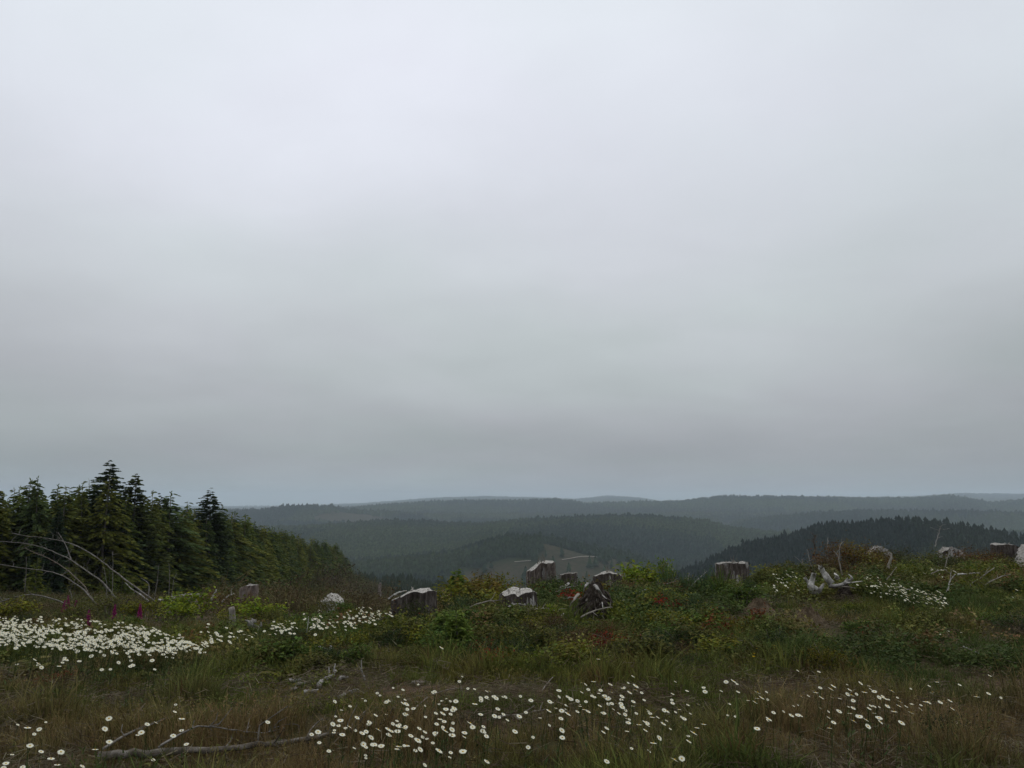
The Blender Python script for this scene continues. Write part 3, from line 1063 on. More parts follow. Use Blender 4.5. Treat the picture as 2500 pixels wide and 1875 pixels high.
    return t


GW, WW = M['grey_wood'], M['white_wood']
stump('broad dark-barked stump with a thin pale slanted top, left of the centre shrubs', 1022, 13.2, 128, 0, 1, bark(1, 0.85), CUT_PALE, lslope=0.55, x0=-0.15, flare=0.5, roots=3, row=1443, back=-0.04)
stump('low stump with a wide pale cut top and torn orange root spur', 1262, 13.0, 104, 0, 2, bark(2, 0.9), CUT_PALE, lslope=0.45, x0=-0.35, flare=0.55, roots=2, row=1443, back=0.03, twigs=1, notch=0.08,
      streaks=[(0.35, 0.30, 0.25, 0.93, GW), (0.62, 0.28, 0.15, 0.8, GW), (0.56, 0.13, 0.35, 0.7, ORANGE)])
stump('tall streaked brown stump with a slanting white top against the logged hillside', 1318, 18.2, 84, 0, 3, bark(3, 1.25, 1.25, ((.34, .29, .24), 0.56, 2.6)), CUT_PALE, lslope=0.75, x0=-0.1, flare=0.4, roots=2, row=1374, back=0.0, twigs=3,
      streaks=[(0.25, 0.08, 0.3, 0.9, GW), (0.55, 0.11, 0.25, 0.7, GW), (0.05, 0.06, 0.6, 0.96, GW)])
stump('small grey stump close behind the tall streaked stump', 1384, 18.8, 36, 0, 4, bark(4, 1.3, 1.0, ((.3, .27, .24), 0.5, 3)), CUT_GREY, lslope=0.2, x0=0.0, roots=2, row=1399)
stump('dark stump with a white streak above the upturned root mass', 1475, 17.6, 58, 0, 5, bark(5, 0.9, 1.1), CUT_PALE, lslope=0.35, x0=0.0, rslope=0.35, x1=0.2, roots=2, row=1396, twigs=2, streaks=[(0.08, 0.13, 0.35, 0.97, WW)])
stump('flat-topped stump with grey lichened front, alone right of the green shrubs', 1768, 19.6, 70, 0, 6, bark(6, 1.1, 1.15, ((.36, .34, .31), 0.48, 2.2)), CUT_GREY, flare=0.18, roots=2, row=1374, twigs=3,
      streaks=[(0.05, 0.36, 0.3, 0.86, GW), (0.85, 0.16, 0.25, 0.6, GW)])
stump('grey rotten stump behind the rust-brown bush', 2112, 25.2, 48, 0, 7, bark(7, 1.2, 1.0, ((.40, .38, .35), 0.46, 1.6)), CUT_GREY, lslope=0.95, x0=-0.1, rslope=0.8, x1=0.3, roots=2, row=1334, rough=1.6, streaks=[(-0.25, 0.24, 0.25, 0.95, GW), (0.3, 0.2, 0.4, 0.95, GW)])
stump('pale forked stump under the tallest bare twig', 2282, 25.6, 50, 0, 8, bark(8, 1.1, 1.0, ((.40, .38, .35), 0.48, 1.8)), CUT_GREY, lslope=0.6, x0=-0.4, rslope=0.6, x1=0.4, roots=2, row=1337, rough=1.8, streaks=[(-0.5, 0.22, 0.5, 0.97, GW), (0.02, 0.2, 0.35, 0.95, WW)])
stump('dark stump with a grey slanting top, second from the right edge', 2424, 26.2, 74, 0, 9, bark(9, 0.8, 1.15), CUT_GREY, rslope=0.75, x1=0.0, back=0.02, roots=2, row=1329)
stump('largest grey-sided stump cut off by the right edge of the view', 2502, 22.6, 150, 0, 10, bark(10, 1.15, 1.0, ((.32, .30, .28), 0.52, 2.2)), CUT_GREY, lslope=0.85, x0=-0.15, roots=3, row=1335, back=0.04, streaks=[(-0.7, 0.2, 0.15, 0.6, GW)])
stump('upright red-brown stump behind the bright green bush on the left', 632, 30.5, 46, 0, 11, bark(11, 1.7, 1.5, ((.22, .16, .115), 0.47, 3)), CUT_GREY, lslope=0.4, x0=0.0, flare=0.12, roots=2, row=1428, streaks=[(0.3, 0.3, 0.3, 0.95, CUT_RED), (-0.2, 0.12, 0.3, 0.9, GW)])
stump('bleached rounded stump behind the small daisy patch', 829, 27.0, 54, 0, 12, bark(12, 2.6, 1.0, ((.42, .41, .39), 0.38, 1.2)), CUT_PALE, lslope=0.55, x0=-0.2, rslope=0.5, x1=0.3, back=0.3, roots=2, row=1457)
stump('short stump with a red-brown split face near the bare twigs', 492, 26.5, 48, 0, 13, bark(13, 2.2, 1.3, ((.32, .24, .19), 0.47, 2.8)), CUT_GREY, roots=2, row=1452, streaks=[(-0.15, 0.34, 0.35, 0.9, CUT_RED), (0.45, 0.18, 0.3, 0.9, GW)])
stump('low grey stump half hidden beside the split-faced stump', 455, 27.2, 30, 0, 14, bark(14, 1.8, 1.1, ((.34, .30, .27), 0.47, 2.8)), CUT_GREY, roots=1, row=1456)
stump('far narrow white stump on the slope beyond the broad dark stump', 940, 70, 7, 0, 15, bark(15, 2.2, 1.0, ((.36, .34, .31), 0.45, 1.0)), CUT_GREY, roots=1, row=1423, lslope=1.2, x0=0)


def smooth_path(P, n):
    P = np.asarray(P, float)
    k = len(P)
    if k < 3:
        t = np.linspace(0, 1, n)[:, None]
        return P[0] * (1 - t) + P[-1] * t
    out = []
    for s in np.linspace(0, k - 1.0001, n):
        i = int(s); f = s - i
        p0, p1, p2, p3 = P[max(0, i - 1)], P[i], P[i + 1], P[min(k - 1, i + 2)]
        out.append(0.5 * ((2 * p1) + (-p0 + p2) * f + (2 * p0 - 5 * p1 + 4 * p2 - p3) * f * f + (-p0 + 3 * p1 - 3 * p2 + p3) * f ** 3))
    return np.array(out)


# upturned, rotten root mass
def root_mass(label, px, d, wpx, row_top, seed, mat, tubes, lumps=True, pale=()):
    rng = np.random.RandomState(seed)
    x, y, z = at(px, d)
    W_ = wpx * d / FPX
    H = float(zrow(d, row_top)) - z
    t = thing('upturned_stump', label, 'stump', (x, y, z))
    if lumps:
        nA, nZ = 56, 22
        V = []
        for k in range(nZ):
            f = k / (nZ - 1)
            th = np.arange(nA) * 2 * math.pi / nA
            rad = W_ * (0.5 * (1 - f) ** 0.9 + 0.10) * (0.72 + 0.55 * fbm(np.cos(th) * 1.7 + 5, np.sin(th) * 1.7 + f * 4, seed, 4)) * (1 + 0.07 * rng.randn(nA))
            V.append(np.stack([rad * np.cos(th) - 0.1 * W_ * (1 - f), rad * np.sin(th) * 0.75, -0.2 + (H + 0.2) * f + 0.02 * rng.randn(nA)], 1))
        mb = MB()
        mb.add(np.concatenate(V), [(k * nA + j, k * nA + (j + 1) % nA, (k + 1) * nA + (j + 1) % nA, (k + 1) * nA + j) for k in range(nZ - 1) for j in range(nA)] + [tuple((nZ - 1) * nA + j for j in range(nA))])
        mb.build('root_body', mat, t)
    for k in range(tubes):
        a = rng.uniform(math.pi * 0.95, math.pi * 2.05)
        h0 = H * rng.uniform(0.35, 0.85)
        r0 = W_ * (0.34 * (1 - h0 / H) + 0.08)
        L = W_ * rng.uniform(0.25, 0.55)
        e = np.array((math.cos(a), math.sin(a) * 0.8))
        p = [np.append(e * r0 * 0.6, h0)]
        for s in range(4):
            p.append(p[-1] + np.append(e * L * 0.25 + rng.randn(2) * 0.05 * W_, -h0 * (0.12 + 0.09 * s) + rng.randn() * 0.02))
        q = MB(); w0 = rng.uniform(0.015, 0.036) * W_
        q.tube(p, [w0, w0 * 0.9, w0 * 0.7, w0 * 0.45, w0 * 0.2], 6, 0.2, rng=rng)
        q.build('root', [mat, mat, mat, M['dark_log'], M['pale_log']][rng.randint(5)], t, True)
    for (pts, w, mt) in pale:
        P = [at_ray(a, b, d - 0.22 - 0.1 * (i % 2)) - np.array((x, y, z)) for i, (a, b) in enumerate(pts)]
        q = MB()
        Q = np.array(P)
        if w >= 8:      # a splintered slab: angular, hardly tapering, its end torn into spikes
            ax = unit(Q[-1] - Q[0]); sx = unit(np.cross(ax, (0.15, 1, 0.1))); sy = np.cross(ax, sx)
            r_ = 0.62 * w * d / FPX
            nv, nk = 11, 7
            GV = []
            prof = [(math.cos(2 * math.pi * j / nv) * rng.uniform(.7, 1.15), math.sin(2 * math.pi * j / nv) * rng.uniform(.25, .5)) for j in range(nv)]
            for k_ in range(nk):
                f = k_ / (nk - 1)
                c = np.array([np.interp(f * (len(Q) - 1), range(len(Q)), Q[:, q_]) for q_ in range(3)])
                for (pa, pb) in prof:
                    jag = ax * rng.uniform(-0.8, 0.9) * r_ * (k_ == nk - 1)
                    GV.append(c + (sx * pa * (1 - .28 * f) + sy * pb * (1 - .3 * f)) * r_ * rng.uniform(.9, 1.1) + jag)
            q.add(GV, [(k_ * nv + j, k_ * nv + (j + 1) % nv, (k_ + 1) * nv + (j + 1) % nv, (k_ + 1) * nv + j) for k_ in range(nk - 1) for j in range(nv)])
            q.add(GV[-nv:] + [np.mean(GV[-nv:], 0) - ax * r_ * .8], [(j, (j + 1) % nv, nv) for j in range(nv)])
            q.build("bare_root", mt, t, True)
            continue
        Q = smooth_path(Q, 4 * len(Q))
        Q[1:-1] += rng.randn(len(Q) - 2, 3) * w * d / FPX * 0.05
        q.tube(Q, [w * d / FPX * s * rng.uniform(.86, 1.12) for s in np.linspace(1, 0.2, len(Q))], 8, 0.13, rng=rng, flat=0.6)
        q.build('bare_root', mt, t, True)
    return t


root_mass('dark upturned root mass with pale torn sides in the middle of the clearing', 1448, 12.2, 118, 1424, 31, M['root_dark'], 18,
          pale=[([(1452, 1428), (1462, 1440), (1470, 1452), (1481, 1462)], 5, GW), ([(1434, 1424), (1428, 1434), (1424, 1446)], 4, GW),
                ([(1470, 1470), (1472, 1485), (1474, 1500)], 1.6, WW), ([(1412, 1450), (1400, 1466), (1390, 1482)], 5, M['dead_wood']),
                ([(1375, 1498), (1366, 1510), (1350, 1532)], 2.6, M['dead_wood'])])
root_mass('grey claw-like broken root left of the dark upturned root mass', 1378, 15.8, 40, 1424, 32, M['root_dark'], 3,
          pale=[([(1388, 1424), (1378, 1434), (1368, 1450), (1352, 1458), (1342, 1461)], 4, GW), ([(1372, 1432), (1366, 1442), (1364, 1452)], 4, GW)])
# white driftwood-like roots by the right daisies
t = root_mass('bleached white jagged roots beside the daisies on the right', 2030, 14.9, 60, 1426, 33, M['root_dark'], 2,
              pale=[([(1984, 1448), (1978, 1432), (1982, 1416), (1987, 1400)], 15, WW), ([(1992, 1450), (2002, 1438), (2010, 1428)], 9, GW), ([(2052, 1436), (2062, 1424), (2070, 1414)], 8, GW), ([(2003, 1445), (1992, 1436), (1974, 1424), (1965, 1411)], 9, WW),
                    ([(2030, 1424), (2020, 1410), (2010, 1396), (2003, 1383)], 13, WW), ([(2044, 1412), (2042, 1405), (2037, 1399)], 6, WW),
                    ([(2026, 1432), (2050, 1428), (2070, 1420), (2080, 1412), (2072, 1402)], 7, GW), ([(2056, 1424), (2080, 1422), (2106, 1419)], 4.5, WW),
                    ([(2036, 1436), (2060, 1432), (2088, 1436)], 4, M['dead_wood'])])
root_mass('black root clump at the foot of the leaning bare saplings', 354, 25.5, 34, 1463, 34, M['root_dark'], 9)
root_mass('dark grey root clump right of the tallest foxglove', 420, 22.5, 40, 1496, 35, M['root_dark'], 7)


# ------------------------------------------------------------------ sticks, logs, dead saplings
def px_path(pts, d0, d1=None, snap=False, lift=0.0):
    d1 = d0 if d1 is None else d1
    out = []
    for i, (a, b) in enumerate(pts):
        d = d0 + (d1 - d0) * i / max(1, len(pts) - 1)
        out.append(at_ray(a, b, d))
    return np.array(out)


def on_ground(pts, lift):
    return np.array([np.array(hit(a, b, lift)) + np.array((0, 0, lift)) for (a, b) in pts])


def woody(name, label, cat, P, r0, r1, mat, seed, twigs=0, tl=0.25, sides=6, group=None, branches=(), rough=0.12, up=0.3):
    """a stick, log or dead sapling along the path P (first point is its foot)"""
    rng = np.random.RandomState(seed)
    P = np.asarray(P, float)
    base = P[0].copy()
    S = smooth_path(P - base, max(8, 3 * len(P)))
    S[1:-1] += rng.randn(len(S) - 2, 3) * r0 * 0.25
    t = thing(name, label, cat, tuple(base), 0.0, group)
    q = MB()
    k = len(S)
    q.tube(S, [r0 + (r1 - r0) * (i / (k - 1)) ** 0.8 for i in range(k)], sides, rough, rng=rng)
    q.build('wood' if cat != 'tree' else 'trunk', mat, t, True)
    for (bp, b0) in branches:
        Q = smooth_path(np.asarray(bp) - base, max(6, 2 * len(bp)))
        q = MB()
        q.tube(Q, np.linspace(b0, b0 * 0.3, len(Q)), 5, rough, rng=rng)
        q.build('branch', mat, t, True)
    for j in range(twigs):
        i = rng.randint(k // 4, k - 1)
        T = unit(S[min(i + 1, k - 1)] - S[i - 1])
        e = unit(np.cross(T, rng.randn(3)) + T * 0.5 + np.array((0, 0, up)))
        L = tl * rng.uniform(0.4, 1.2)
        pts = [S[i], S[i] + e * L * 0.5 + rng.randn(3) * L * 0.06, S[i] + e * L + rng.randn(3) * L * 0.15]
        q = MB(); rr = max(r1 * 0.7, 0.003)
        q.tube(pts, [rr * 1.3, rr, rr * 0.5], 4, rng=rng)
        q.build('twig', mat, t)
    return t


Dd = 27.0
SAP = M['sapling']
woody('dead_sapling', 'longest bare grey sapling bent left in an arch from the black root clump', 'tree',
      px_path([(378, 1468), (330, 1432), (282, 1397), (254, 1374), (203, 1340), (164, 1325), (121, 1315), (59, 1308), (32, 1302)], Dd, Dd + 1.5), .026, .007, SAP, 41, 16, .38, 6, 'bent dead saplings')
woody('dead_sapling', 'bent bare sapling with a fork rising above the others', 'tree',
      px_path([(284, 1462), (246, 1418), (209, 1392), (175, 1368), (138, 1350), (102, 1336), (54, 1326), (0, 1322), (-30, 1322)], Dd - 0.5, Dd), .025, .007, SAP, 42, 14, .38, 6, 'bent dead saplings',
      [(px_path([(175, 1368), (169, 1354), (162, 1334), (153, 1317), (141, 1299)], Dd - 0.3, Dd + .4), .018), (px_path([(229, 1405), (232, 1396), (240, 1388)], Dd - .5), .01)])
woody('dead_sapling', 'bent bare sapling crossing just above the lowest arched one', 'tree',
      px_path([(236, 1476), (203, 1439), (184, 1425), (153, 1406), (113, 1394), (65, 1388), (0, 1378), (-30, 1374)], Dd - 1, Dd), .021, .007, SAP, 43, 12, .35, 6, 'bent dead saplings')
woody('dead_sapling', 'thin dark bent sapling between the two middle arches', 'tree',
      px_path([(230, 1470), (203, 1428), (158, 1387), (127, 1368), (85, 1349), (60, 1338)], Dd + .6, Dd + 1.4), .024, .007, M['twig'], 44, 10, .3, 5, 'bent dead saplings')
woody('dead_sapling', 'lowest bare sapling arched close to the ground at the left edge', 'tree',
      px_path([(228, 1488), (175, 1478), (136, 1464), (93, 1453), (68, 1452), (31, 1459), (0, 1470), (-25, 1480)], Dd - 2, Dd - 2), .024, .009, SAP, 45, 12, .4, 6, 'bent dead saplings')
woody('dead_branch', 'pale crooked branch rising from the black root clump', 'branch',
      px_path([(362, 1468), (345, 1453), (325, 1440), (305, 1422)], Dd - 1.2), .028, .008, GW, 46, 5, .25, 6, None,
      [(px_path([(362, 1460), (364, 1430), (358, 1420), (344, 1411)], Dd - 1.2), .013)])
for i, (a, b, c, e, lab) in enumerate([(273, 1462, 274, 1345, 'straight pale bare stem standing before the plantation behind the arches'),
                                 (262, 1465, 254, 1385, 'thin dark bare stem left of the straight pale stem'),
                                 (375, 1458, 388, 1380, 'slanting pale bare stem right of the longest arched sapling'),
                                 (416, 1452, 425, 1408, 'short pale bare stem near the split-faced stump'),
                                 (176, 1460, 168, 1440, 'short grey stem under the lowest arch'),
                                 (412, 1445, 412, 1375, 'upright grey stem in the plantation shade right of the slanting stem'),
                                 (60, 1430, 64, 1358, 'upright grey dead stem near the left edge before the plantation')]):
    woody('dead_sapling', lab, 'tree', px_path([(a, b + 14), ((a + c) / 2 + 2, (b + e) / 2), (c, e)], 38 + i, 38 + i), .022, .008, SAP, 50 + i, 3, .3, 5, 'bare stems before the plantation')

# foreground
woody('fallen_log', 'thin mossy fallen log lying along the bottom left foreground', 'log',
      on_ground([(238, 1848), (315, 1842), (372, 1838), (487, 1828), (625, 1818), (696, 1811), (780, 1797), (851, 1787), (907, 1768), (950, 1762)], .09), .030, .008, M['log_mix'], 61, 10, .22, 9, None,
      [(on_ground([(851, 1787), (868, 1760), (893, 1735), (908, 1722)], .10), .008), (on_ground([(620, 1822), (680, 1808), (742, 1812), (800, 1824)], .05), .012),
       (on_ground([(750, 1800), (760, 1780), (783, 1757), (800, 1757)], .12), .007)], rough=0.22)
woody('dead_branch', 'long bare branch slanting up right above the fallen log', 'branch',
      px_path([(251, 1829), (315, 1790), (387, 1761), (424, 1748), (464, 1740)], 5.75, 6.9), .010, .004, M['sapling'], 62, 9, .1, 6, None, [(px_path([(464, 1740), (466, 1748)], 6.9), .005)])
woody('dead_branch', 'forked bare branch arching over the fallen log', 'branch',
      px_path([(387, 1825), (424, 1800), (464, 1781), (490, 1772), (544, 1778), (602, 1786), (648, 1789), (676, 1774), (713, 1767), (735, 1775)], 5.75, 6.6), .0075, .003, M['sapling'], 63, 16, .14, 6, None,
      [(px_path([(602, 1786), (625, 1774), (653, 1751), (701, 1727), (715, 1728)], 6.4, 6.9), .007), (px_path([(570, 1780), (590, 1802), (580, 1815), (545, 1826)], 6.35, 6.1), .006)])
woody('bare_stick', 'straight bare stick leaning up right among the centre daisies', 'stick', px_path([(1303, 1735), (1312, 1705), (1326, 1683), (1350, 1653)], 7.3, 8.0), .010, .004, M['dead_wood'], 64, 1, .08)
woody('dead_branch', 'thin arched twig between the two centre daisy patches', 'branch', px_path([(975, 1772), (987, 1757), (1026, 1717), (1066, 1692), (1111, 1681), (1142, 1684)], 6.5, 7.6), .008, .003, M['twig'], 65, 4, .12)
woody('dead_branch', 'grey branch lying flat left of the leaning stick', 'branch', on_ground([(1188, 1757), (1238, 1748), (1279, 1743), (1330, 1732)], .05), .011, .005, M['dead_wood'], 66, 5, .12)
woody('broken_branch', 'short pale barkless piece above the centre daisies', 'branch', on_ground([(828, 1702), (842, 1693), (856, 1688), (878, 1684)], .03), .022, .014, GW, 67, 1, .08)
woody('root_snag', 'upright grey forked root on the bare bank left of centre', 'branch', px_path([(811, 1622), (808, 1608), (805, 1597), (808, 1577)], 9.6, 9.7), .034, .012, GW, 68, 2, .1, 7, None,
      [(px_path([(806, 1590), (798, 1586), (785, 1580), (777, 1578)], 9.7), .016)])
woody('root_snag', 'curved grey root on bark chips below the upright root', 'branch', px_path([(778, 1680), (783, 1664), (798, 1657), (810, 1652), (820, 1638)], 8.0, 8.4), .026, .012, GW, 69, 3, .1, 7)
woody('root_snag', 'small grey root tip left of the upright root', 'branch', px_path([(762, 1598), (757, 1590), (753, 1585)], 9.6), .02, .008, GW, 70, 0, .1, 6)
woody('bare_stick', 'grey splintered stick right of the curved root', 'stick', px_path([(890, 1660), (887, 1648), (881, 1634)], 8.3), .014, .006, GW, 71, 2, .08)
for i, (a, b, c, e) in enumerate([(706, 1662, 735, 1660), (722, 1672, 758, 1664), (742, 1690, 778, 1685), (708, 1684, 726, 1678), (820, 1660, 850, 1652), (1008, 1668, 1040, 1664)]):
    P = on_ground([(a, b), ((a + c) / 2, (b + e) / 2), (c, e)], .03)
    woody('bark_chip', 'weathered grey slab of bark on the bare bank left of centre', 'bark', P, .02, .012, [GW, M['dead_wood']][i % 2], 80 + i, 0, .1, 6, 'bark slabs on the bank')

# sticks and snags along the crest
for i, (pts, d, r, mt, tw, nm, lab) in enumerate([
    ([(2283, 1334), (2286, 1322), (2292, 1299), (2297, 1284)], 25.4, .022, GW, 6, 'bare_twig', 'tallest bare twig rising from the pale forked stump'),
    ([(2056, 1404), (2053, 1392), (2047, 1362), (2040, 1350), (2036, 1345)], 18.5, .017, M['dead_wood'], 2, 'bare_twig', 'bare curved twig rising behind the bleached roots'),
    ([(2050, 1364), (2050, 1340), (2053, 1328), (2060, 1321)], 19.5, .012, M['dead_wood'], 2, 'bare_twig', 'bare hooked twig tip above the rust-brown bush'),
    ([(2021, 1342), (2021, 1325), (2021, 1312)], 22, .016, GW, 0, 'bare_twig', 'short straight stub right of the rusty snag'),
    ([(1980, 1385), (1977, 1372), (1973, 1350), (1970, 1341)], 21, .013, GW, 1, 'bare_twig', 'pale straight twig left of the rusty snag'),
    ([(1960, 1380), (1958, 1365)], 21, .02, M['dead_wood'], 1, 'bare_twig', 'dark short stub left of the pale straight twig'),
    ([(2306, 1390), (2312, 1366), (2318, 1343)], 20, .013, M['dead_wood'], 0, 'bare_twig', 'leaning bare stick below the pale forked stump'),
    ([(2165, 1416), (2176, 1400), (2189, 1384)], 16.5, .013, M['dead_wood'], 0, 'bare_twig', 'leaning bare stick at the top of the right daisy patch'),
    ([(2168, 1390), (2174, 1368), (2177, 1350)], 20, .04, M['dead_wood'], 1, 'bare_twig', 'thick grey broken stub left of the leaning sticks'),
    ([(2312, 1448), (2317, 1430), (2319, 1418), (2333, 1401)], 15.2, .017, WW, 2, 'bare_twig', 'white forked stick standing right of the right daisy patch'),
    ([(2338, 1402), (2365, 1400), (2392, 1399)], 17.5, .02, WW, 0, 'bare_twig', 'white stick lying level near the right edge'),
    ([(2362, 1436), (2380, 1420), (2400, 1406), (2428, 1386)], 16.5, .018, M['dead_wood'], 5, 'bare_twig', 'long dead branch sloping up to the stump at the right edge'),
    ([(1671, 1454), (1682, 1436), (1697, 1420), (1726, 1394)], 16.5, .014, GW, 3, 'bare_twig', 'long pale stick slanting up to the flat-topped stump'),
    ([(1680, 1430), (1681, 1415), (1682, 1398)], 18, .011, GW, 0, 'bare_twig', 'pale upright twig left of the flat-topped stump'),
    ([(1630, 1452), (1648, 1444), (1668, 1437), (1700, 1440)], 17, .012, M['dead_wood'], 3, 'bare_twig', 'low dead branch lying under the slanting pale stick'),
    ([(1640, 1410), (1641, 1400), (1642, 1388)], 20, .013, M['dead_wood'], 0, 'bare_twig', 'short upright stub near the pointed green bush'),
    ([(1630, 1392), (1632, 1380), (1624, 1370), (1620, 1362)], 22, .008, GW, 5, 'bare_twig', 'spindly dead twig right of the pointed green bush'),
    ([(1985, 1362), (1990, 1340), (1986, 1320), (1991, 1306)], 21.5, .035, M['dark_log'], 9, 'dead_snag', 'dark rusty jagged snag standing above the rust-brown bush'),
    ([(1700, 1486), (1716, 1494), (1732, 1500)], 13.2, .010, GW, 2, 'bare_twig', 'pale twig fallen in the broom right of centre'),
    ([(1764, 1492), (1768, 1483), (1772, 1473)], 13.6, .010, WW, 0, 'bare_twig', 'small white upright splinter below the flat-topped stump'),
    ([(1178, 1524), (1188, 1512), (1194, 1497)], 12.2, .011, WW, 1, 'bare_twig', 'curved white twig between the two front stumps'),
    ([(738, 1556), (752, 1544), (764, 1534)], 11.2, .012, WW, 1, 'bare_twig', 'white twig tip below the small daisy patch'),
    ([(1330, 1536), (1328, 1520), (1326, 1508)], 12.2, .014, GW, 2, 'bare_twig', 'grey splinter standing in front of the low stump'),
    ([(2352, 1578), (2374, 1588), (2402, 1600)], 9.3, .008, GW, 1, 'bare_twig', 'thin straw-coloured twig on the grass at right'),
    ([(2024, 1640), (2060, 1643), (2100, 1641)], 8.6, .007, GW, 2, 'bare_twig', 'faint grey twig lying right of the yellow-green bush'),
    ([(1560, 1590), (1580, 1574), (1588, 1556)], 10.6, .007, GW, 0, 'bare_twig', 'thin pale stalk above the centre daisies'),
    ([(962, 1452), (975, 1446), (993, 1442)], 15.2, .02, WW, 0, 'bare_twig', 'pale wood slab leaning behind the broad dark stump'),
    ([(948, 1462), (958, 1454), (967, 1448)], 15.3, .02, GW, 0, 'bare_twig', 'lower pale slab beside the broad dark stump'),
    ([(390, 1466), (405, 1463), (426, 1460)], 26, .06, WW, 0, 'bare_twig', 'white log end lying left of the split-faced stump'),
    ([(516, 1466), (522, 1453), (528, 1439)], 27, .05, GW, 0, 'bare_twig', 'pale leaning stake right of the split-faced stump'),
    ([(542, 1470), (556, 1456), (572, 1449)], 28, .03, GW, 1, 'bare_twig', 'thin pale pole leaning toward the red-brown stump'),
    ([(1262, 1524), (1290, 1526), (1310, 1530)], 12.3, .028, WW, 1, 'bare_twig', 'flaking white log end in front of the low stump'),
]):
    x, y, z = at(pts[0][0], d)
    woody(nm, lab, 'stick', px_path(pts, d), r, r * 0.35, mt, 120 + i, tw, .22)

for i, (a, b, dd, L, rot_) in enumerate([(1335, 1470, 15.0, .5, .3), (1298, 1512, 12.2, .4, -.4), (1370, 1480, 14.2, .45, .9), (1500, 1490, 13.8, .6, -.3), (1540, 1470, 15.2, .5, .2), (1150, 1505, 13.4, .5, .1), (1235, 1520, 12.4, .35, -.7),
                                     (1410, 1540, 11.6, .5, .5), (1570, 1450, 16.2, .6, .4), (1690, 1462, 16, .6, -.2), (1730, 1440, 17, .5, .8), (1905, 1452, 15.5, .5, .2), (2120, 1448, 15.2, .5, -.2), (2360, 1420, 16.5, .6, .3), (2440, 1412, 17.5, .7, -.4), (2235, 1400, 18.5, .5, .6)]):
    x, y, z = at(a, dd)
    e = np.array((math.cos(rot_), .3 * math.sin(rot_ * 3), .18 * math.sin(rot_ * 5) + .12)) * L
    p0 = np.array((x, y, z + .16))
    woody('broken_branch', 'pale broken branch lying in the scrub ' + ['by the tall streaked stump', 'before the low pale-topped stump', 'left of the upturned root mass', 'right of the upturned root mass', 'below the bright green rounded shrub',
          'between the two front stumps', 'left of the low pale-topped stump', 'below the upturned root mass', 'below the pointed green bush', 'below the slanting pale stick', 'below the flat-topped stump', 'left of the bleached roots',
          'right of the bleached roots', 'right of the white forked stick', 'below the stump at the right edge', 'above the right daisy patch'][i], 'branch', [p0, p0 + e * .5 + np.array((0, 0, .03)), p0 + e], .013, .006, [GW, M['dead_wood']][i % 2], 400 + i, 3, .12, 6, 'broken branches in the scrub', rough=0.28)

# grey post stub and its neighbour
P = px_path([(572, 1550), (568, 1520), (565, 1484)], 13.6)
woody('wooden_post', 'short grey round post standing between the left bush and daisies', 'post', P, .052, .046, M['dead_wood'], 170, 0, .1, 12, rough=0.05)
P = px_path([(630, 1556), (628, 1540), (620, 1526), (618, 1518)], 13.0)
woody('broken_stump', 'thin weathered grey snag right of the round post', 'stump', P, .08, .03, GW, 171, 3, .12, 9, rough=0.3)

# slash on the far slope
srng = np.random.RandomState(21)
for k in range(44):
    px = srng.uniform(690, 945); d = srng.uniform(45, 190)
    x, y, z = at(px, d)
    L = srng.uniform(0.5, 2.2) * d / 100 + 0.3
    a = srng.uniform(-0.6, 0.6)
    e = np.array((math.cos(a), math.sin(a), srng.uniform(-0.12, 0.5)))
    p0 = np.array((x, y, z + 0.15))
    woody('slash_log', '%s broken log in the slash %s, %s' % (['grey', 'white', 'brown'][k % 3], 'below the plantation end' if px < 780 else 'above the bleached rounded stump' if px < 865 else 'left of the far white stump', 'near' if d < 90 else 'farther down the slope'), 'log', [p0, p0 + e * L * 0.5, p0 + e * L], .10 * d / 100 + .03, .05 * d / 100 + .02, [GW, WW, M['dead_wood']][k % 3], 200 + k, 0, .3, 6, 'slash on the far slope', rough=0.3)


# ------------------------------------------------------------------ shrubs, ferns, broom, seedlings
def leafy(seed, n=420, rx=0.45, h=0.55, leaf=0.045, stems=9, lump=0.5, aspect=0.55, hollow=0.35):
    rng = np.random.RandomState(seed)
    st = MB(); lf = MB()
    tips = []
    for k in range(stems):
        a = rng.rand() * 6.28; rr = rx * math.sqrt(rng.rand()) * 0.95
        hh = h * (1 - 0.55 * (rr / rx) ** 2) * rng.uniform(0.7, 1.12)
        tip = np.array((math.cos(a) * rr, math.sin(a) * rr, hh))
        mid = tip * np.array((0.45, 0.45, 0.6)) + rng.randn(3) * 0.03
        st.tube([(tip[0] * .1, tip[1] * .1, -0.06), mid, tip], [0.008, 0.006, 0.003], 4, rng=rng)
        tips.append((mid, tip))
    V = []; F = []
    for k in range(n):
        m, tp = tips[rng.randint(len(tips))]
        f = rng.rand() ** 0.6
        c = m + (tp - m) * f + rng.randn(3) * np.array((1, 1, 0.7)) * rx * 0.20 * (0.5 + lump)
        c[2] = max(0.015, c[2])
        out = unit(np.array((c[0], c[1], 0.25)) + rng.randn(3) * 0.25)
        nrm = unit(np.array((0, 0, 1.0)) + out * 0.6 + rng.randn(3) * 0.55)
        e = unit(np.cross(nrm, rng.randn(3)))
        w = np.cross(nrm, e)
        l = leaf * rng.uniform(0.6, 1.3)
        q = len(V)
        V += [c - e * l * 0.5, c + w * l * aspect * 0.5 + nrm * l * 0.07, c + e * l * 0.5 - nrm * l * 0.1, c - w * l * aspect * 0.5 + nrm * l * 0.07]
        F += [(q, q + 1, q + 2), (q, q + 2, q + 3)]
    lf.add(V, F)
    return st.mesh('stems', M['twig']), lf.mesh('leaves', M['leaf'])


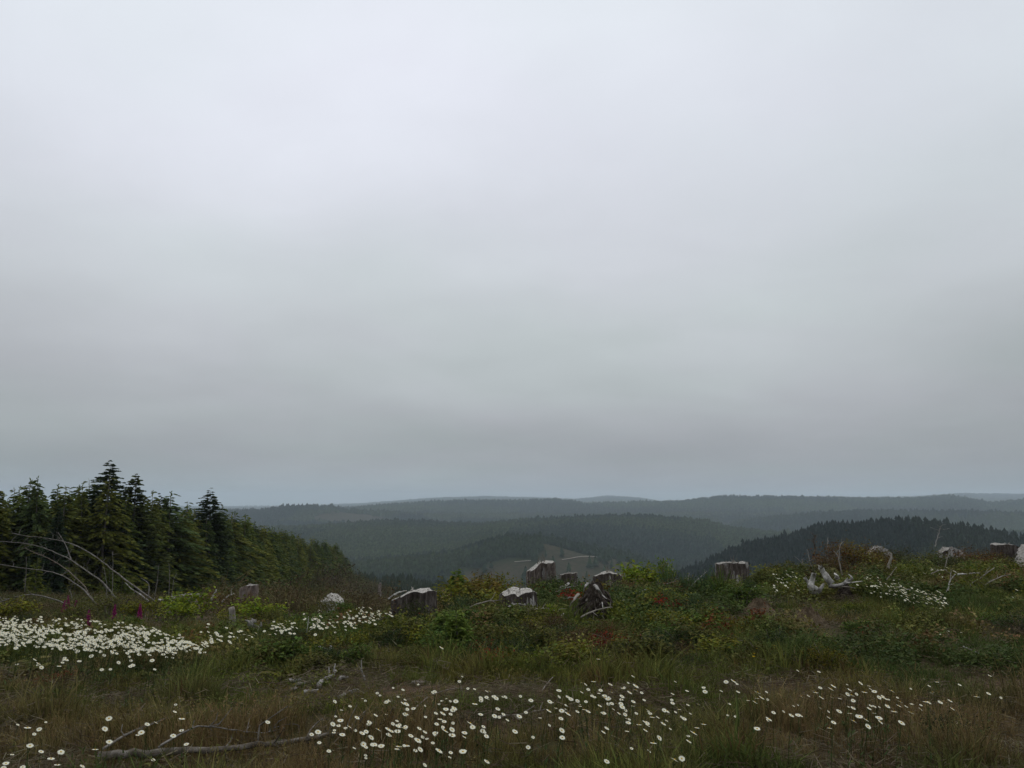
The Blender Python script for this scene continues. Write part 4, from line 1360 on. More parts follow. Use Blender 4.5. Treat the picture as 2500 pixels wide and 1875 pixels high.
def broom(seed, n=110, h=0.8, rx=0.3):
    rng = np.random.RandomState(seed)
    st = MB(); lf = MB(); V = []; F = []
    for k in range(n):
        a = rng.rand() * 6.28; r0 = 0.05 * rng.rand(); r1 = rx * math.sqrt(rng.rand())
        hh = h * rng.uniform(0.5, 1.1) * (1 - 0.4 * (r1 / rx) ** 2)
        p0 = np.array((math.cos(a) * r0, math.sin(a) * r0, 0)); p2 = np.array((math.cos(a) * r1 + rng.randn() * 0.04, math.sin(a) * r1 + rng.randn() * 0.04, hh))
        p1 = (p0 + p2) / 2 + np.array((-math.cos(a), -math.sin(a), 0)) * 0.03
        b = rng.rand() * 6.28; w = np.array((math.cos(b), math.sin(b), 0)) * 0.006
        q = len(V)
        V += [p0 - w, p0 + w, p1 + w, p1 - w, p2 + w * .4, p2 - w * .4]
        F += [(q, q + 1, q + 2, q + 3), (q + 3, q + 2, q + 4, q + 5)]
        for s in range(5):
            f = rng.uniform(0.35, 1); c = p0 + (p2 - p0) * f + rng.randn(3) * 0.02
            e = unit(rng.randn(3) + np.array((0, 0, 1.3))) * rng.uniform(0.03, 0.06); ww = unit(np.cross(e, rng.randn(3))) * 0.006
            q = len(V); V += [c - ww, c + ww, c + e]; F.append((q, q + 1, q + 2))
    lf.add(V, F)
    for k in range(5):
        a = rng.rand() * 6.28
        st.tube([(0, 0, -0.06), (math.cos(a) * rx * .3, math.sin(a) * rx * .3, h * .5), (math.cos(a) * rx * .5, math.sin(a) * rx * .5, h * .85)], [.01, .007, .003], 4, rng=rng)
    return st.mesh('stems', M['stem']), lf.mesh('leaves', M['leaf'])


def fern(seed, fronds=10, L=0.6):
    rng = np.random.RandomState(seed)
    st = MB(); lf = MB(); V = []; F = []
    for k in range(fronds):
        a = 6.28 * k / fronds + rng.randn() * 0.2
        l = L * rng.uniform(0.7, 1.1); e = np.array((math.cos(a), math.sin(a), 0)); s_ = np.array((-math.sin(a), math.cos(a), 0))
        pts = []
        for f in np.linspace(0, 1, 9):
            pts.append(e * l * f * 0.85 + np.array((0, 0, l * (0.95 * f - 0.75 * f * f) + (-0.05 if f == 0 else 0))))
        st.tube(pts, np.linspace(.005, .0015, 9), 4, rng=rng)
        for j in range(16):
            f = 0.15 + 0.85 * j / 16
            c = e * l * f * 0.85 + np.array((0, 0, l * (0.95 * f - 0.75 * f * f)))
            wl = 0.2 * l * math.sin(math.pi * min(1, f * 0.9 + 0.12)) + 0.012
            for sd in (-1, 1):
                d_ = unit(s_ * sd + e * 0.35 + np.array((0, 0, -0.15 + rng.randn() * 0.1)))
                w = e * 0.016
                q = len(V); V += [c - w, c + w, c + d_ * wl + w * .3, c + d_ * wl - w * .3]; F.append((q, q + 1, q + 2, q + 3))
    lf.add(V, F)
    return st.mesh('stems', M['stem']), lf.mesh('fronds', M['leaf'])


SHRUB = {'leafy': [leafy(400 + k, 760, 0.40 + 0.05 * (k % 3), 0.5 + 0.05 * (k % 2), 0.058 + 0.01 * (k % 2), 13) for k in range(5)],
         'low': [leafy(420 + k, 460, 0.4, 0.24, 0.045, 11) for k in range(4)],
         'fine': [leafy(440 + k, 1500, 0.42, 0.55, 0.038, 16, 0.6) for k in range(4)],
         'broom': [broom(460 + k) for k in range(3)],
         'fern': [fern(470 + k) for k in range(3)],
         'seedling': [conifer(480 + k, 1.0, 0.34, whorl=0.06, per=8, power=0.7, droop=0.1, bare=0.02, spray=0.19, leader=0.10, ragged=0.35, steps=6, lift=0.3) for k in range(3)]}
CATS = {'leafy': 'shrub', 'low': 'shrub', 'fine': 'shrub', 'broom': 'shrub', 'fern': 'fern', 'seedling': 'tree'}
NAMES = {'leafy': 'leafy_shrub', 'low': 'low_shrub', 'fine': 'small_leaved_shrub', 'broom': 'broom_bush', 'fern': 'fern', 'seedling': 'conifer_seedling'}
BASEH = {'leafy': .55, 'low': .26, 'fine': .58, 'broom': .8, 'fern': .4, 'seedling': 1.0}
prng = np.random.RandomState(17)


def plant(kind, px, d, h, color, label, group=None, wide=1.0):
    me = SHRUB[kind][prng.randint(len(SHRUB[kind]))]
    x, y, z = at(px, d)
    t = thing(NAMES[kind], label, CATS[kind], (x, y, z - 0.02), prng.rand() * 6.28, group)
    s = h / BASEH[kind]
    t.scale = (s * wide, s * wide, s)
    link('trunk' if kind == 'seedling' else 'stems', me[0], t)
    link({'seedling': 'crown', 'fern': 'fronds'}.get(kind, 'leaves'), me[1], t, color=color)
    return t


LIME = (.150, .185, .036); YG = (.135, .135, .030); GREEN = (.075, .105, .030); DARK = (.036, .052, .020); OLV = (.090, .090, .030)
RUST = (.105, .062, .028); RED = (.22, .045, .034); BROWN = (.095, .066, .034); ORNG = (.125, .102, .032); BLUE = (.060, .092, .045)
HAND = [
    ('leafy', 500, 21.5, .75, LIME, 'bright lime green leafy bush below the split-faced stump', 1.3),
    ('leafy', 470, 20, .5, LIME, 'low bright bush left of the lime green bush', 1.3),
    ('leafy', 655, 19, .62, LIME, 'bright green leafy bush below the upright red-brown stump', 1.4),
    ('leafy', 605, 19.5, .45, YG, 'yellow-green bush left of the bright bush below the red-brown stump', 1.3),
    ('fine', 300, 21, .65, OLV, 'olive bush below the leaning bare saplings', 1.8),
    ('fine', 235, 20, .45, OLV, 'olive bush behind the left foxgloves', 1.6),
    ('leafy', 95, 19, .5, YG, 'yellow-green bush behind the left daisy bank', 1.5),
    ('fine', 20, 19, .45, OLV, 'olive bush at the left edge behind the daisy bank', 1.5),
    ('leafy', 385, 20, .5, YG, 'yellow-green bush around the tallest foxglove', 1.3),
    ('fine', 560, 30, .7, RUST, 'rust-brown bush left of the upright red-brown stump', 1.3),
    ('seedling', 1118, 17, .85, (.075, .105, .028), 'light green conifer seedling standing above the shrubs left of centre', 1.0),
    ('leafy', 1105, 15.5, .62, YG, 'yellow-green shrub right of the broad dark stump', 1.2),
    ('leafy', 1160, 15.8, .66, ORNG, 'orange-tinged shrub between the two front stumps', 1.2),
    ('leafy', 1195, 16.4, .60, YG, 'tall yellow shrub behind the low pale-topped stump', 1.1),
    ('leafy', 1240, 17.2, .6, YG, 'yellow-green shrub left of the tall streaked stump', 1.0),
    ('fine', 1185, 17.5, .72, RUST, 'rusty shrub on the crest above the orange-tinged one', 0.9),
    ('fine', 1345, 17.0, .52, DARK, 'dark glossy shrub in front of the tall streaked stump', 1.1),
    ('fine', 1318, 16.8, .45, (.04, .045, .016), 'dark olive shrub left of the dark glossy shrub', 1.0),
    ('low', 1398, 14.4, .30, RED, 'red-leaved shrub left of the upturned root mass', 0.8),
    ('leafy', 1530, 18.4, .75, LIME, 'bright green rounded shrub right of the white-streaked stump', 1.1),
    ('leafy', 1500, 18.8, .5, YG, 'yellow-green shrub beside the white-streaked stump', 1.1),
    ('leafy', 1560, 19, .62, GREEN, 'green shrub between the rounded shrub and the pointed bush', 1.0),
    ('leafy', 1592, 18.6, .82, (.11, .145, .034), 'pointed green bush on the crest right of centre', 0.75),
    ('broom', 1620, 17, .62, BLUE, 'dark green broom right of the pointed bush', 1.4),
    ('broom', 1705, 15.6, .62, BLUE, 'dark green broom under the slanting pale stick', 1.5),
    ('broom', 1740, 15.2, .62, GREEN, 'green broom below the flat-topped stump', 1.5),
    ('broom', 1655, 15.4, .55, BLUE, 'dark broom left of the slanting pale stick', 1.4),
    ('fine', 1480, 15.4, .4, (.10, .095, .07), 'dry grey-green shrub right of the upturned root mass', 1.0),
    ('leafy', 1850, 20, .5, YG, 'light green shrub right of the flat-topped stump', 1.3),
    ('leafy', 1890, 20.5, .5, OLV, 'olive shrub at the left of the far right daisies', 1.2),
    ('fine', 2018, 21, .80, RUST, 'big rust-brown bush right of the rusty snag', 1.2),
    ('fine', 2060, 21, .78, ORNG, 'orange-brown bush joined to the big rust-brown bush', 1.2),
    ('fine', 2095, 21.5, .68, RUST, 'rusty shrub left of the grey rotten stump', 1.1),
    ('fine', 1995, 20, .55, BROWN, 'brown shrub at the foot of the rusty snag', 1.1),
    ('fine', 2160, 23.5, .75, (.060, .062, .026), 'dark olive bush right of the grey rotten stump', 1.4),
    ('leafy', 2040, 13.6, .18, (.11, .13, .03), 'bright green shrub in front of the bleached roots', 1.3),
    ('leafy', 2085, 13.5, .2, (.10, .115, .03), 'second green shrub in front of the bleached roots', 1.3),
    ('leafy', 1995, 13.4, .16, YG, 'yellow-green shrub at the left foot of the bleached roots', 1.2),
    ('fine', 2240, 22.5, .65, OLV, 'olive shrub left of the pale forked stump', 1.3),
    ('fine', 2330, 22.5, .75, RUST, 'rust-brown shrub right of the pale forked stump', 1.3),
    ('fine', 2370, 23, .72, (.085, .055, .02), 'brown-green shrub right of the rust-brown shrub', 1.2),
    ('fine', 2285, 20.5, .50, (.04, .045, .018), 'dark shrub below the pale forked stump', 1.4),
    ('leafy', 2415, 20, .5, OLV, 'olive shrub left of the stump at the right edge', 1.3),
    ('leafy', 2480, 18.5, .5, ORNG, 'orange-tinged shrub below the stump at the right edge', 1.3),
    ('leafy', 2340, 18, .42, YG, 'yellow-green shrub above the white lying stick', 1.1),
    ('leafy', 2130, 18, .45, OLV, 'olive shrub above the right daisy patch', 1.3),
    ('seedling', 1122, 9.7, .46, (.075, .10, .028), 'feathery light green seedling in the middle foreground', 1.3),
    ('seedling', 1092, 10.1, .4, (.065, .09, .026), 'second feathery seedling behind the middle foreground seedling', 1.2),
    ('low', 1615, 12.3, .30, RED, 'bright red-leaved shrub above the centre grass', 0.7),
    ('low', 1470, 10.0, .22, (.14, .045, .028), 'reddish low shrub left of the dark bushes at centre', 0.9),
    ('low', 1525, 9.8, .22, RED, 'small red-leaved plant among the dark centre shrubs', 0.7),
    ('low', 1440, 9.4, .22, (.13, .04, .03), 'dull red plant above the centre daisies', 0.7),
    ('low', 1205, 8.9, .22, RED, 'red-leaved plant right of the feathery seedling', 0.6),
    ('low', 1190, 9.4, .22, (.15, .05, .03), 'orange-red plant behind the red-leaved one near the feathery seedling', 0.7),
    ('leafy', 1345, 11.8, .30, LIME, 'small lime plant below the upturned root mass', 0.7),
    ('leafy', 1512, 11.8, .28, LIME, 'small lime plant right of the upturned root mass', 0.7),
    ('fine', 1975, 8.3, .34, (.085, .075, .018), 'yellow-brown bush in the right foreground behind the daisies', 1.2),
    ('fine', 1945, 8.5, .30, (.045, .05, .018), 'dark green bush left of the yellow-brown bush', 1.2),
    ('fine', 2250, 6.1, .24, (.022, .034, .018), 'dark leafy clump in the bottom right foreground', 1.2),
    ('fine', 1020, 12.4, .45, (.035, .045, .016), 'dark green plant growing over the front of the broad dark stump', 0.8),
    ('low', 1062, 12.0, .24, (.12, .035, .025), 'dull red plant at the foot of the broad dark stump', 0.8),
    ('fine', 808, 23, .5, OLV, 'olive shrub at the left foot of the bleached rounded stump', 1.2),
    ('leafy', 850, 23.5, .42, GREEN, 'green shrub at the right foot of the bleached rounded stump', 1.2),
    ('fine', 640, 26, .6, BROWN, 'brown shrub at the foot of the upright red-brown stump', 1.2),
    ('fine', 1860, 9.7, .3, (.03, .045, .018), 'dark green tussock right of the dirt mounds', 1.2),
]
for (kind, px, d, h, c, lab, wide) in HAND:
    c = np.array(c) * (1.7 if kind == 'seedling' else 1.0)
    plant(kind, px, d, h, c, lab, None, wide * 0.95)

# shrubs between the landmarks
# what must stay in view: columns, top row, lowest row that should still show, depth
KEEP = [(958, 1088, 1500, 13.2), (1203, 1325, 1482, 14.2), (1275, 1362, 1412, 18.2), (1365, 1402, 1418, 18.8), (1448, 1502, 1418, 17.6), (1385, 1505, 1510, 14.6), (1340, 1398, 1455, 15.8),
        (1728, 1812, 1394, 19.6), (1965, 2110, 1458, 15.2), (2088, 2136, 1350, 25.2), (2255, 2305, 1350, 25.6), (2392, 2456, 1346, 26.2), (2425, 2500, 1378, 22.6), (603, 658, 1466, 30.5),
        (800, 858, 1474, 27), (465, 518, 1482, 26.5), (440, 468, 1478, 27.2), (340, 372, 1484, 25.5), (558, 580, 1540, 13.6), (612, 640, 1545, 13), (0, 500, 1500, 40), (655, 950, 1490, 60),
        (0, 640, 1610, 12.6), (650, 930, 1530, 12), (1770, 2005, 1552, 12.9), (1860, 1965, 1430, 17), (2105, 2310, 1480, 17), (1670, 1730, 1440, 16.5), (1965, 2060, 1395, 18), (930, 1000, 1455, 15),
        (1095, 1140, 1430, 17), (1500, 1615, 1400, 18.8)]


def hides(px, d, h, r, soft=12):
    top = row_of(0, d, float(ground((px - 1250) / KX * d, d)) + h)
    w = r * FPX / d
    for (a, b, low, dd) in KEEP:
        if d < dd + 0.2 and px + w * 0.6 > a and px - w * 0.6 < b and top < low - soft:
            return True
    return False


MARKS = [(1022, 13.2, 'broad dark stump'), (1262, 14.2, 'low pale-topped stump'), (1318, 18.2, 'tall streaked stump'), (1446, 14.6, 'upturned root mass'), (1592, 18.6, 'pointed green bush'),
         (1768, 19.6, 'flat-topped stump'), (2020, 16.6, 'bleached white roots'), (2112, 25, 'grey rotten stump'), (2282, 25.6, 'pale forked stump'), (2480, 23, 'stump at the right edge'), (632, 30, 'upright red-brown stump'),
         (829, 27, 'bleached rounded stump'), (492, 26, 'split-faced stump'), (568, 13.6, 'short round post'), (1118, 9.8, 'feathery seedling'), (810, 10, 'upright grey root'), (300, 21, 'leaning bare saplings'),
         (1885, 12.5, 'earth mounds'), (2210, 15, 'right daisy patch'), (1615, 12.3, 'bright red-leaved shrub'), (120, 13, 'left daisy bank'), (2400, 14, 'open grass at right')]
FILL = [('leafy', OLV, 'olive leafy shrub'), ('fine', DARK, 'dark green small-leaved shrub'), ('leafy', GREEN, 'mid green leafy shrub'),
        ('fine', BROWN, 'brown-leaved shrub'), ('leafy', YG, 'yellow-green leafy shrub'), ('low', (.10, .045, .025), 'low reddish shrub'),
        ('broom', BLUE, 'dark upright broom')]
fp = [.26, .19, .23, .09, .13, .02, .08]
cnt = 0
for att in range(2600):
    px = prng.uniform(-120, 2620) if att % 3 == 0 else prng.uniform(640, 1850)
    rc = float(np.interp(px, *RC))
    lo = 9.6 if px < 1900 else 12.5
    d = prng.uniform(lo, rc + (3 if px > 900 else 12)) if att % 2 else prng.uniform(8.6, 12.5)
    if px > 1900 and d < 11 or d < lo and px < 600:
        continue
    k = prng.choice(len(FILL), p=fp)
    kind, c, lab = FILL[k]
    h = prng.uniform(.2, .46) * {'broom': 1.25, 'low': .55}.get(kind, 1.0)
    if d < 13: h *= 0.75
    c = np.array(c) * prng.uniform(0.75, 1.2)
    wide = prng.uniform(1.1, 1.6)
    if hides(px, d, h * 1.1, 0.45 * h / BASEH[kind] * wide):
        continue
    lm = min(MARKS, key=lambda m: abs(m[0] - px) + 14 * abs(m[1] - d))
    side = ('left of' if px < lm[0] - 25 else 'right of' if px > lm[0] + 25 else 'in front of' if d < lm[1] else 'behind')
    plant(kind, px, d, h, c, '%s %s the %s' % (lab, side, lm[2]), 'scrub of ' + lab + 's', wide)
    cnt += 1
    if cnt >= 300:
        break
print('fill shrubs', cnt)


# dirt mounds
def mound(label, px, d, wpx, hpx, seed):
    rng = np.random.RandomState(seed)
    x, y, z = at(px, d)
    Rr = wpx / 2 * d / FPX; H = hpx * d / FPX
    nA, nR = 40, 14
    V = [(0, 0, H)]
    for k in range(1, nR + 1):
        f = k / nR
        for j in range(nA):
            a = 6.2832 * j / nA
            r = Rr * f * (1 + 0.12 * math.cos(2 * a + seed) + 0.06 * math.cos(5 * a))
            zz = H * (math.cos(min(1, f) * math.pi) * 0.5 + 0.5) * (1 + 0.10 * rng.randn()) - 0.08 * f ** 3
            V.append((r * math.cos(a) * 1.0, r * math.sin(a) * 0.8, zz + rng.randn() * 0.008))
    F = [(0, 1 + j, 1 + (j + 1) % nA) for j in range(nA)]
    F += [(1 + k * nA + j, 1 + (k + 1) * nA + j, 1 + (k + 1) * nA + (j + 1) % nA, 1 + k * nA + (j + 1) % nA) for k in range(nR - 1) for j in range(nA)]
    mb = MB(); mb.add(V, F)
    o = mb.build('dirt_mound', M['soil'], None, False, (x, y, z))
    tag(o, label, 'mound')
    clods = []
    for k in range(16):
        a = rng.rand() * 6.28; r = Rr * rng.uniform(0.2, 0.95)
        s = rng.uniform(0.008, 0.022)
        q = MB()
        vv = []
        for i in range(8):
            vv.append(((1 if i & 1 else -1) * s * rng.uniform(.6, 1.1), (1 if i & 2 else -1) * s * rng.uniform(.6, 1.1), (1 if i & 4 else -1) * s * rng.uniform(.5, .9)))
        q.add(vv, [(0, 2, 3, 1), (4, 5, 7, 6), (0, 1, 5, 4), (2, 6, 7, 3), (0, 4, 6, 2), (1, 3, 7, 5)])
        f = r / Rr
        q.build('clod', M['soil'], o, False, (r * math.cos(a), r * math.sin(a) * .8, H * (math.cos(f * math.pi) * .5 + .5) - 0.08 * f ** 3))
    return o


mound('left of two bare brown earth mounds in the grass', 1828, 12.9, 105, 34, 1)
mound('right of two bare brown earth mounds, the rounder one', 1942, 12.0, 120, 38, 2)


# ------------------------------------------------------------------ foxgloves
def foxglove(px, py, top, d, label, seed):
    rng = np.random.RandomState(seed)
    x, y, z = at(px, d)
    H = max(0.45, float(zrow(d, top)) - z)
    t = thing('foxglove', label, 'flower', (x, y, z), 0, 'foxgloves')
    s = MB()
    bend = rng.randn(2) * 0.04
    s.tube([(0, 0, -0.04), (bend[0] * .4, bend[1] * .4, H * .5), (bend[0], bend[1], H)], [.009, .008, .003], 5, rng=rng)
    s.build('stem', M['stem'], t, True)
    b = MB()
    f0 = 0.45
    for k in range(46):
        f = f0 + (1 - f0) * k / 46
        a = k * 2.4 + rng.randn() * .3
        sz = 0.055 * (1 - (f - f0) / (1 - f0) * 0.75)
        c = np.array((bend[0] * f * f, bend[1] * f * f, H * f))
        e = unit(np.array((math.cos(a), math.sin(a), -0.75)))
        b.tube([c, c + e * sz * .5, c + e * sz, c + e * sz * 1.1], [sz * .1, sz * .27, sz * .33, sz * .42], 6, 0.05, False, rng=rng)
    b.build('flower_spike', M['magenta'], t)
    l = MB(); V = []; F = []
    for k in range(9):
        a = rng.rand() * 6.28; L = rng.uniform(.12, .24)
        e = np.array((math.cos(a), math.sin(a), .5)); w = np.array((-math.sin(a), math.cos(a), 0)) * L * .22
        q = len(V); p = np.array((0, 0, rng.uniform(0, H * .3)))
        V += [p, p + e * L * .5 + w, p + e * L - np.array((0, 0, L * .35)), p + e * L * .5 - w]; F += [(q, q + 1, q + 2), (q, q + 2, q + 3)]
    l.add(V, F)
    link('leaves', l.mesh('leaves', M['leaf']), t, color=GREEN)


foxglove(200, 1482, 1463, 20.5, 'leftmost magenta foxglove spike in the group of three below the arches', 1)
foxglove(213, 1482, 1452, 20.8, 'middle and tallest foxglove of the group of three below the arches', 2)
foxglove(224, 1484, 1465, 20.6, 'right foxglove of the group of three below the arches', 3)
foxglove(321, 1512, 1493, 16.5, 'small magenta foxglove alone above the daisy bank', 4)
foxglove(380, 1515, 1487, 16.2, 'tall magenta foxglove right of the small one near the dark roots', 5)
foxglove(262, 1555, 1526, 13.0, 'dull pink foxglove rising out of the daisy bank', 6)


# ------------------------------------------------------------------ grass and low cover
def tuft(seed, n=24, h=0.24, spread=0.10, w=0.0032, bend=0.5, heads=0):
    rng = np.random.RandomState(seed)
    V = []; F = []
    for k in range(n):
        a = rng.rand() * 6.28; r = spread * math.sqrt(rng.rand())
        hh = h * rng.uniform(0.45, 1.2); bd = bend * hh * rng.uniform(0.15, 1.0)
        b = a + rng.randn() * 0.9
        p0 = np.array((math.cos(a) * r, math.sin(a) * r, -0.02)); e = np.array((math.cos(b), math.sin(b), 0))
        p1 = p0 + e * bd * 0.3 + np.array((0, 0, hh * 0.55)); p2 = p0 + e * bd + np.array((0, 0, hh * (1 - 0.25 * bend)))
        c = rng.rand() * 6.28; ww = np.array((math.cos(c), math.sin(c), 0)) * w * rng.uniform(.7, 1.5)
        q = len(V)
        V += [p0 - ww, p0 + ww, p1 + ww * .8, p1 - ww * .8, p2]
        F += [(q, q + 1, q + 2, q + 3), (q + 3, q + 2, q + 4)]
        if k < heads:
            for s in range(5):
                cc = p2 + np.array((rng.randn() * .006, rng.randn() * .006, -0.012 * s + .02)); e2 = unit(rng.randn(3) + np.array((0, 0, 1))) * 0.022
                w2 = unit(np.cross(e2, rng.randn(3))) * 0.004
                q = len(V); V += [cc - w2, cc + w2, cc + e2]; F.append((q, q + 1, q + 2))
    mb = MB(); mb.add(V, F)
    return mb.mesh('tuft', M['grass'])


def cover_clump(seed, n=46, rx=0.13, h=0.10, leaf=0.028):
    rng = np.random.RandomState(seed)
    V = []; F = []
    for k in range(n):
        a = rng.rand() * 6.28; r = rx * math.sqrt(rng.rand())
        c = np.array((math.cos(a) * r, math.sin(a) * r, h * rng.rand() ** 0.7 * (1 - 0.5 * (r / rx) ** 2)))
        nrm = unit(np.array((0, 0, 1.0)) + rng.randn(3) * 0.55); e = unit(np.cross(nrm, rng.randn(3))); w = np.cross(nrm, e)
        l = leaf * rng.uniform(.5, 1.4)
        q = len(V)
        V += [c - e * l * .5, c + w * l * .32, c + e * l * .5 - nrm * l * .1, c - w * l * .32]; F.append((q, q + 1, q + 2, q + 3))
    mb = MB(); mb.add(V, F)
    return mb.mesh('clump', M['cover'])


def fern_cover(k):
    me = fern(470 + k, 8, 0.3)[1].copy()
    me.materials.clear(); me.materials.append(M['cover'])
    return me


def sample(n, d0, d1, power, seed, p0=-260, p1=2760):
    rng = np.random.RandomState(seed)
    u = rng.rand(n)
    e = power + 1
    d = (d0 ** e + u * (d1 ** e - d0 ** e)) ** (1 / e)
    px = rng.uniform(p0, p1, n)
    x = (px - 1250) / KX * d
    return rng, px, d, x


def cover_color(px, d, x, rng):
    row = 937.5 + FPX * np.tan(np.arctan2(CAMZ, d) + PITCH)
    g = np.array((.062, .074, .024)); o = np.array((.086, .080, .028)); b = np.array((.116, .086, .046)); dk = np.array((.034, .049, .018)); rd = np.array((.088, .062, .032))
    n1 = fbm(x / 1.3, d / 1.3, 61, 3); n2 = fbm(x / 0.5, d / 0.5, 62, 3); n3 = fbm(x / 2.4, d / 2.4, 63, 3)
    brown = (n1 - 0.52) * 3.2 + 0.9 * gauss(px, row, 2350, 1780, 420, 90) + 0.75 * gauss(px, row, 1700, 1850, 700, 60) + 0.55 * gauss(px, row, 150, 1720, 330, 90) \
        + 0.5 * gauss(px, row, 750, 1860, 500, 35) + 0.7 * gauss(px, row, 2050, 1550, 120, 25) + 0.4 * gauss(px, row, 2300, 1560, 300, 20) + 0.35 * gauss(px, row, 300, 1610, 400, 25) \
        - 0.7 * gauss(px, row, 620, 1690, 300, 40) - 0.6 * gauss(px, row, 2250, 1620, 250, 35) - 0.5 * gauss(px, row, 1500, 1600, 500, 60) - 0.5 * gauss(px, row, 1750, 1480, 200, 40)
    brown = np.clip(brown + 0.06, 0, 0.88)[:, None]
    ol = np.clip((n2 - 0.42) * 3.5, 0, 1)[:, None]
    c = g * (1 - ol) + o * ol
    c = c * (1 - brown) + b * brown
    k = np.clip((0.47 - n3) * 6, 0, 0.85)[:, None]
    c = c * (1 - k) + dk * k
    rdm = (rng.rand(len(px)) < 0.02 + 0.08 * np.clip((fbm(x / 0.8, d / 0.8, 66, 2) - 0.58) * 6, 0, 1))[:, None]
    c = np.where(rdm, rd, c)
    return c * 1.52 * rng.uniform(0.7, 1.3, len(px))[:, None], brown[:, 0], row


MOUNDS = [(1828, 12.9, .36, .9), (1942, 12.0, .38, .95)]


def off_mounds(x, d):
    ok = np.ones(len(x), bool)
    for (px, dd, w, l) in MOUNDS:
        cx = (px - 1250) / KX * dd
        ok &= ((x - cx) / w) ** 2 + ((d - dd + 0.55) / l) ** 2 > 1
    return ok


def grass():
    rng, px, d, x = sample(60000, 3.4, 29, 0.3, 70)
    bare = bare_at(x, d)
    keep = rng.rand(len(px)) > bare * 0.93
    rc = tab(px, *RC)
    keep &= off_mounds(x, d)
    keep &= d < rc + 6
    px, d, x = px[keep], d[keep], x[keep]
    col, br, row = cover_color(px, d, x, rng)
    n = len(px)
    dry = rng.rand(n) < br * 0.75
    idx = np.where(dry, 5 + rng.randint(0, 4, n), rng.randint(0, 5, n))
    z = ground(x, d)
    hn = 0.25 + 1.5 * np.clip(fbm(x / 0.7, d / 0.7, 71, 3) - .12, 0, 1) ** 1.5 * 1.4
    s = rng.uniform(0.65, 1.2, n) * hn * np.interp(d, [3, 9, 14, 28], [0.8, 0.72, 0.75, 0.9])
    s = s * np.where((vnoise(x / .28, d / .28, 73) > .74) & (d < 13), np.interp(d, [4, 7], [1.2, 1.55]), 1.0)
    rot = np.stack([rng.randn(n) * .1, rng.randn(n) * .1, rng.rand(n) * 6.28], 1)
    scatter('grass', 'rough dark green and brown grass covering the clearing', 'grass', np.stack([x, d, z], 1), rot, s, idx, col,
            [tuft(700 + k, 26, 0.20 + .02 * k, 0.11, .0034, .7) for k in range(5)] + [tuft(720 + k, 18, 0.30, 0.10, .0026, .45, 4) for k in range(4)])


def low_cover():
    rng, px, d, x = sample(23000, 3.6, 27, 0.55, 90)
    bare = bare_at(x, d)
    patch = fbm(x / 1.1, d / 1.1, 91, 3)
    row = 937.5 + FPX * np.tan(np.arctan2(CAMZ, d) + PITCH)
    lik = np.clip((patch - 0.40) * 4, 0.04, 1) * np.interp(row, [1380, 1480, 1620, 1680, 1760, 1875], [.9, 1, 1, .5, .28, .25])
    lik = lik * np.where((px > 1850) & (row > 1470), 0.45, 1)
    keep = (rng.rand(len(px)) < lik) & (rng.rand(len(px)) > bare * 0.95) & (d < tab(px, *RC) + 4) & off_mounds(x, d)
    px, d, x = px[keep], d[keep], x[keep]
    col, br, row = cover_color(px, d, x, rng)
    n = len(px)
    hue = fbm(x / 0.7, d / 0.7, 93, 3)
    lime = np.clip((hue - 0.58) * 9, 0, 1)[:, None]
    col = col * (1 - lime * 0.8) + np.array((.115, .125, .03)) * lime * 0.8
    redm = np.clip((fbm(x / 0.55, d / 0.55, 94, 3) - 0.68) * 12, 0, 1)[:, None] * np.interp(row, [1400, 1530, 1660, 1720], [.4, 1, 1, .2])[:, None]
    col = col * (1 - redm * .85) + np.array((.125, .038, .024)) * redm * .85
    z = ground(x, d)
    s = rng.uniform(0.6, 1.5, n) * np.interp(d, [3, 8, 14, 27], [.55, .85, 1.15, 1.4])
    rot = np.stack([rng.randn(n) * .15, rng.randn(n) * .15, rng.rand(n) * 6.28], 1)
    scatter('ground_cover', 'low leafy ground cover in green, lime and dull red patches', 'ground cover', np.stack([x, d, z], 1), rot, s, np.where((rng.rand(n) < .05) & (d > 8.5), 7 + rng.randint(0, 2, n), np.where((fbm(x / .8, d / .8, 97, 2) > .52) & (d > 8.3), 4 + rng.randint(0, 3, n), rng.randint(0, 4, n))), col,
            [cover_clump(800 + k, 40 + 6 * k, .12 + .01 * k, .09 + .015 * k, .022 + .004 * (k % 3)) for k in range(4)] + [cover_clump(810 + k, 130, .15, .2 + .05 * k, .034) for k in range(3)] + [fern_cover(k) for k in range(2)])


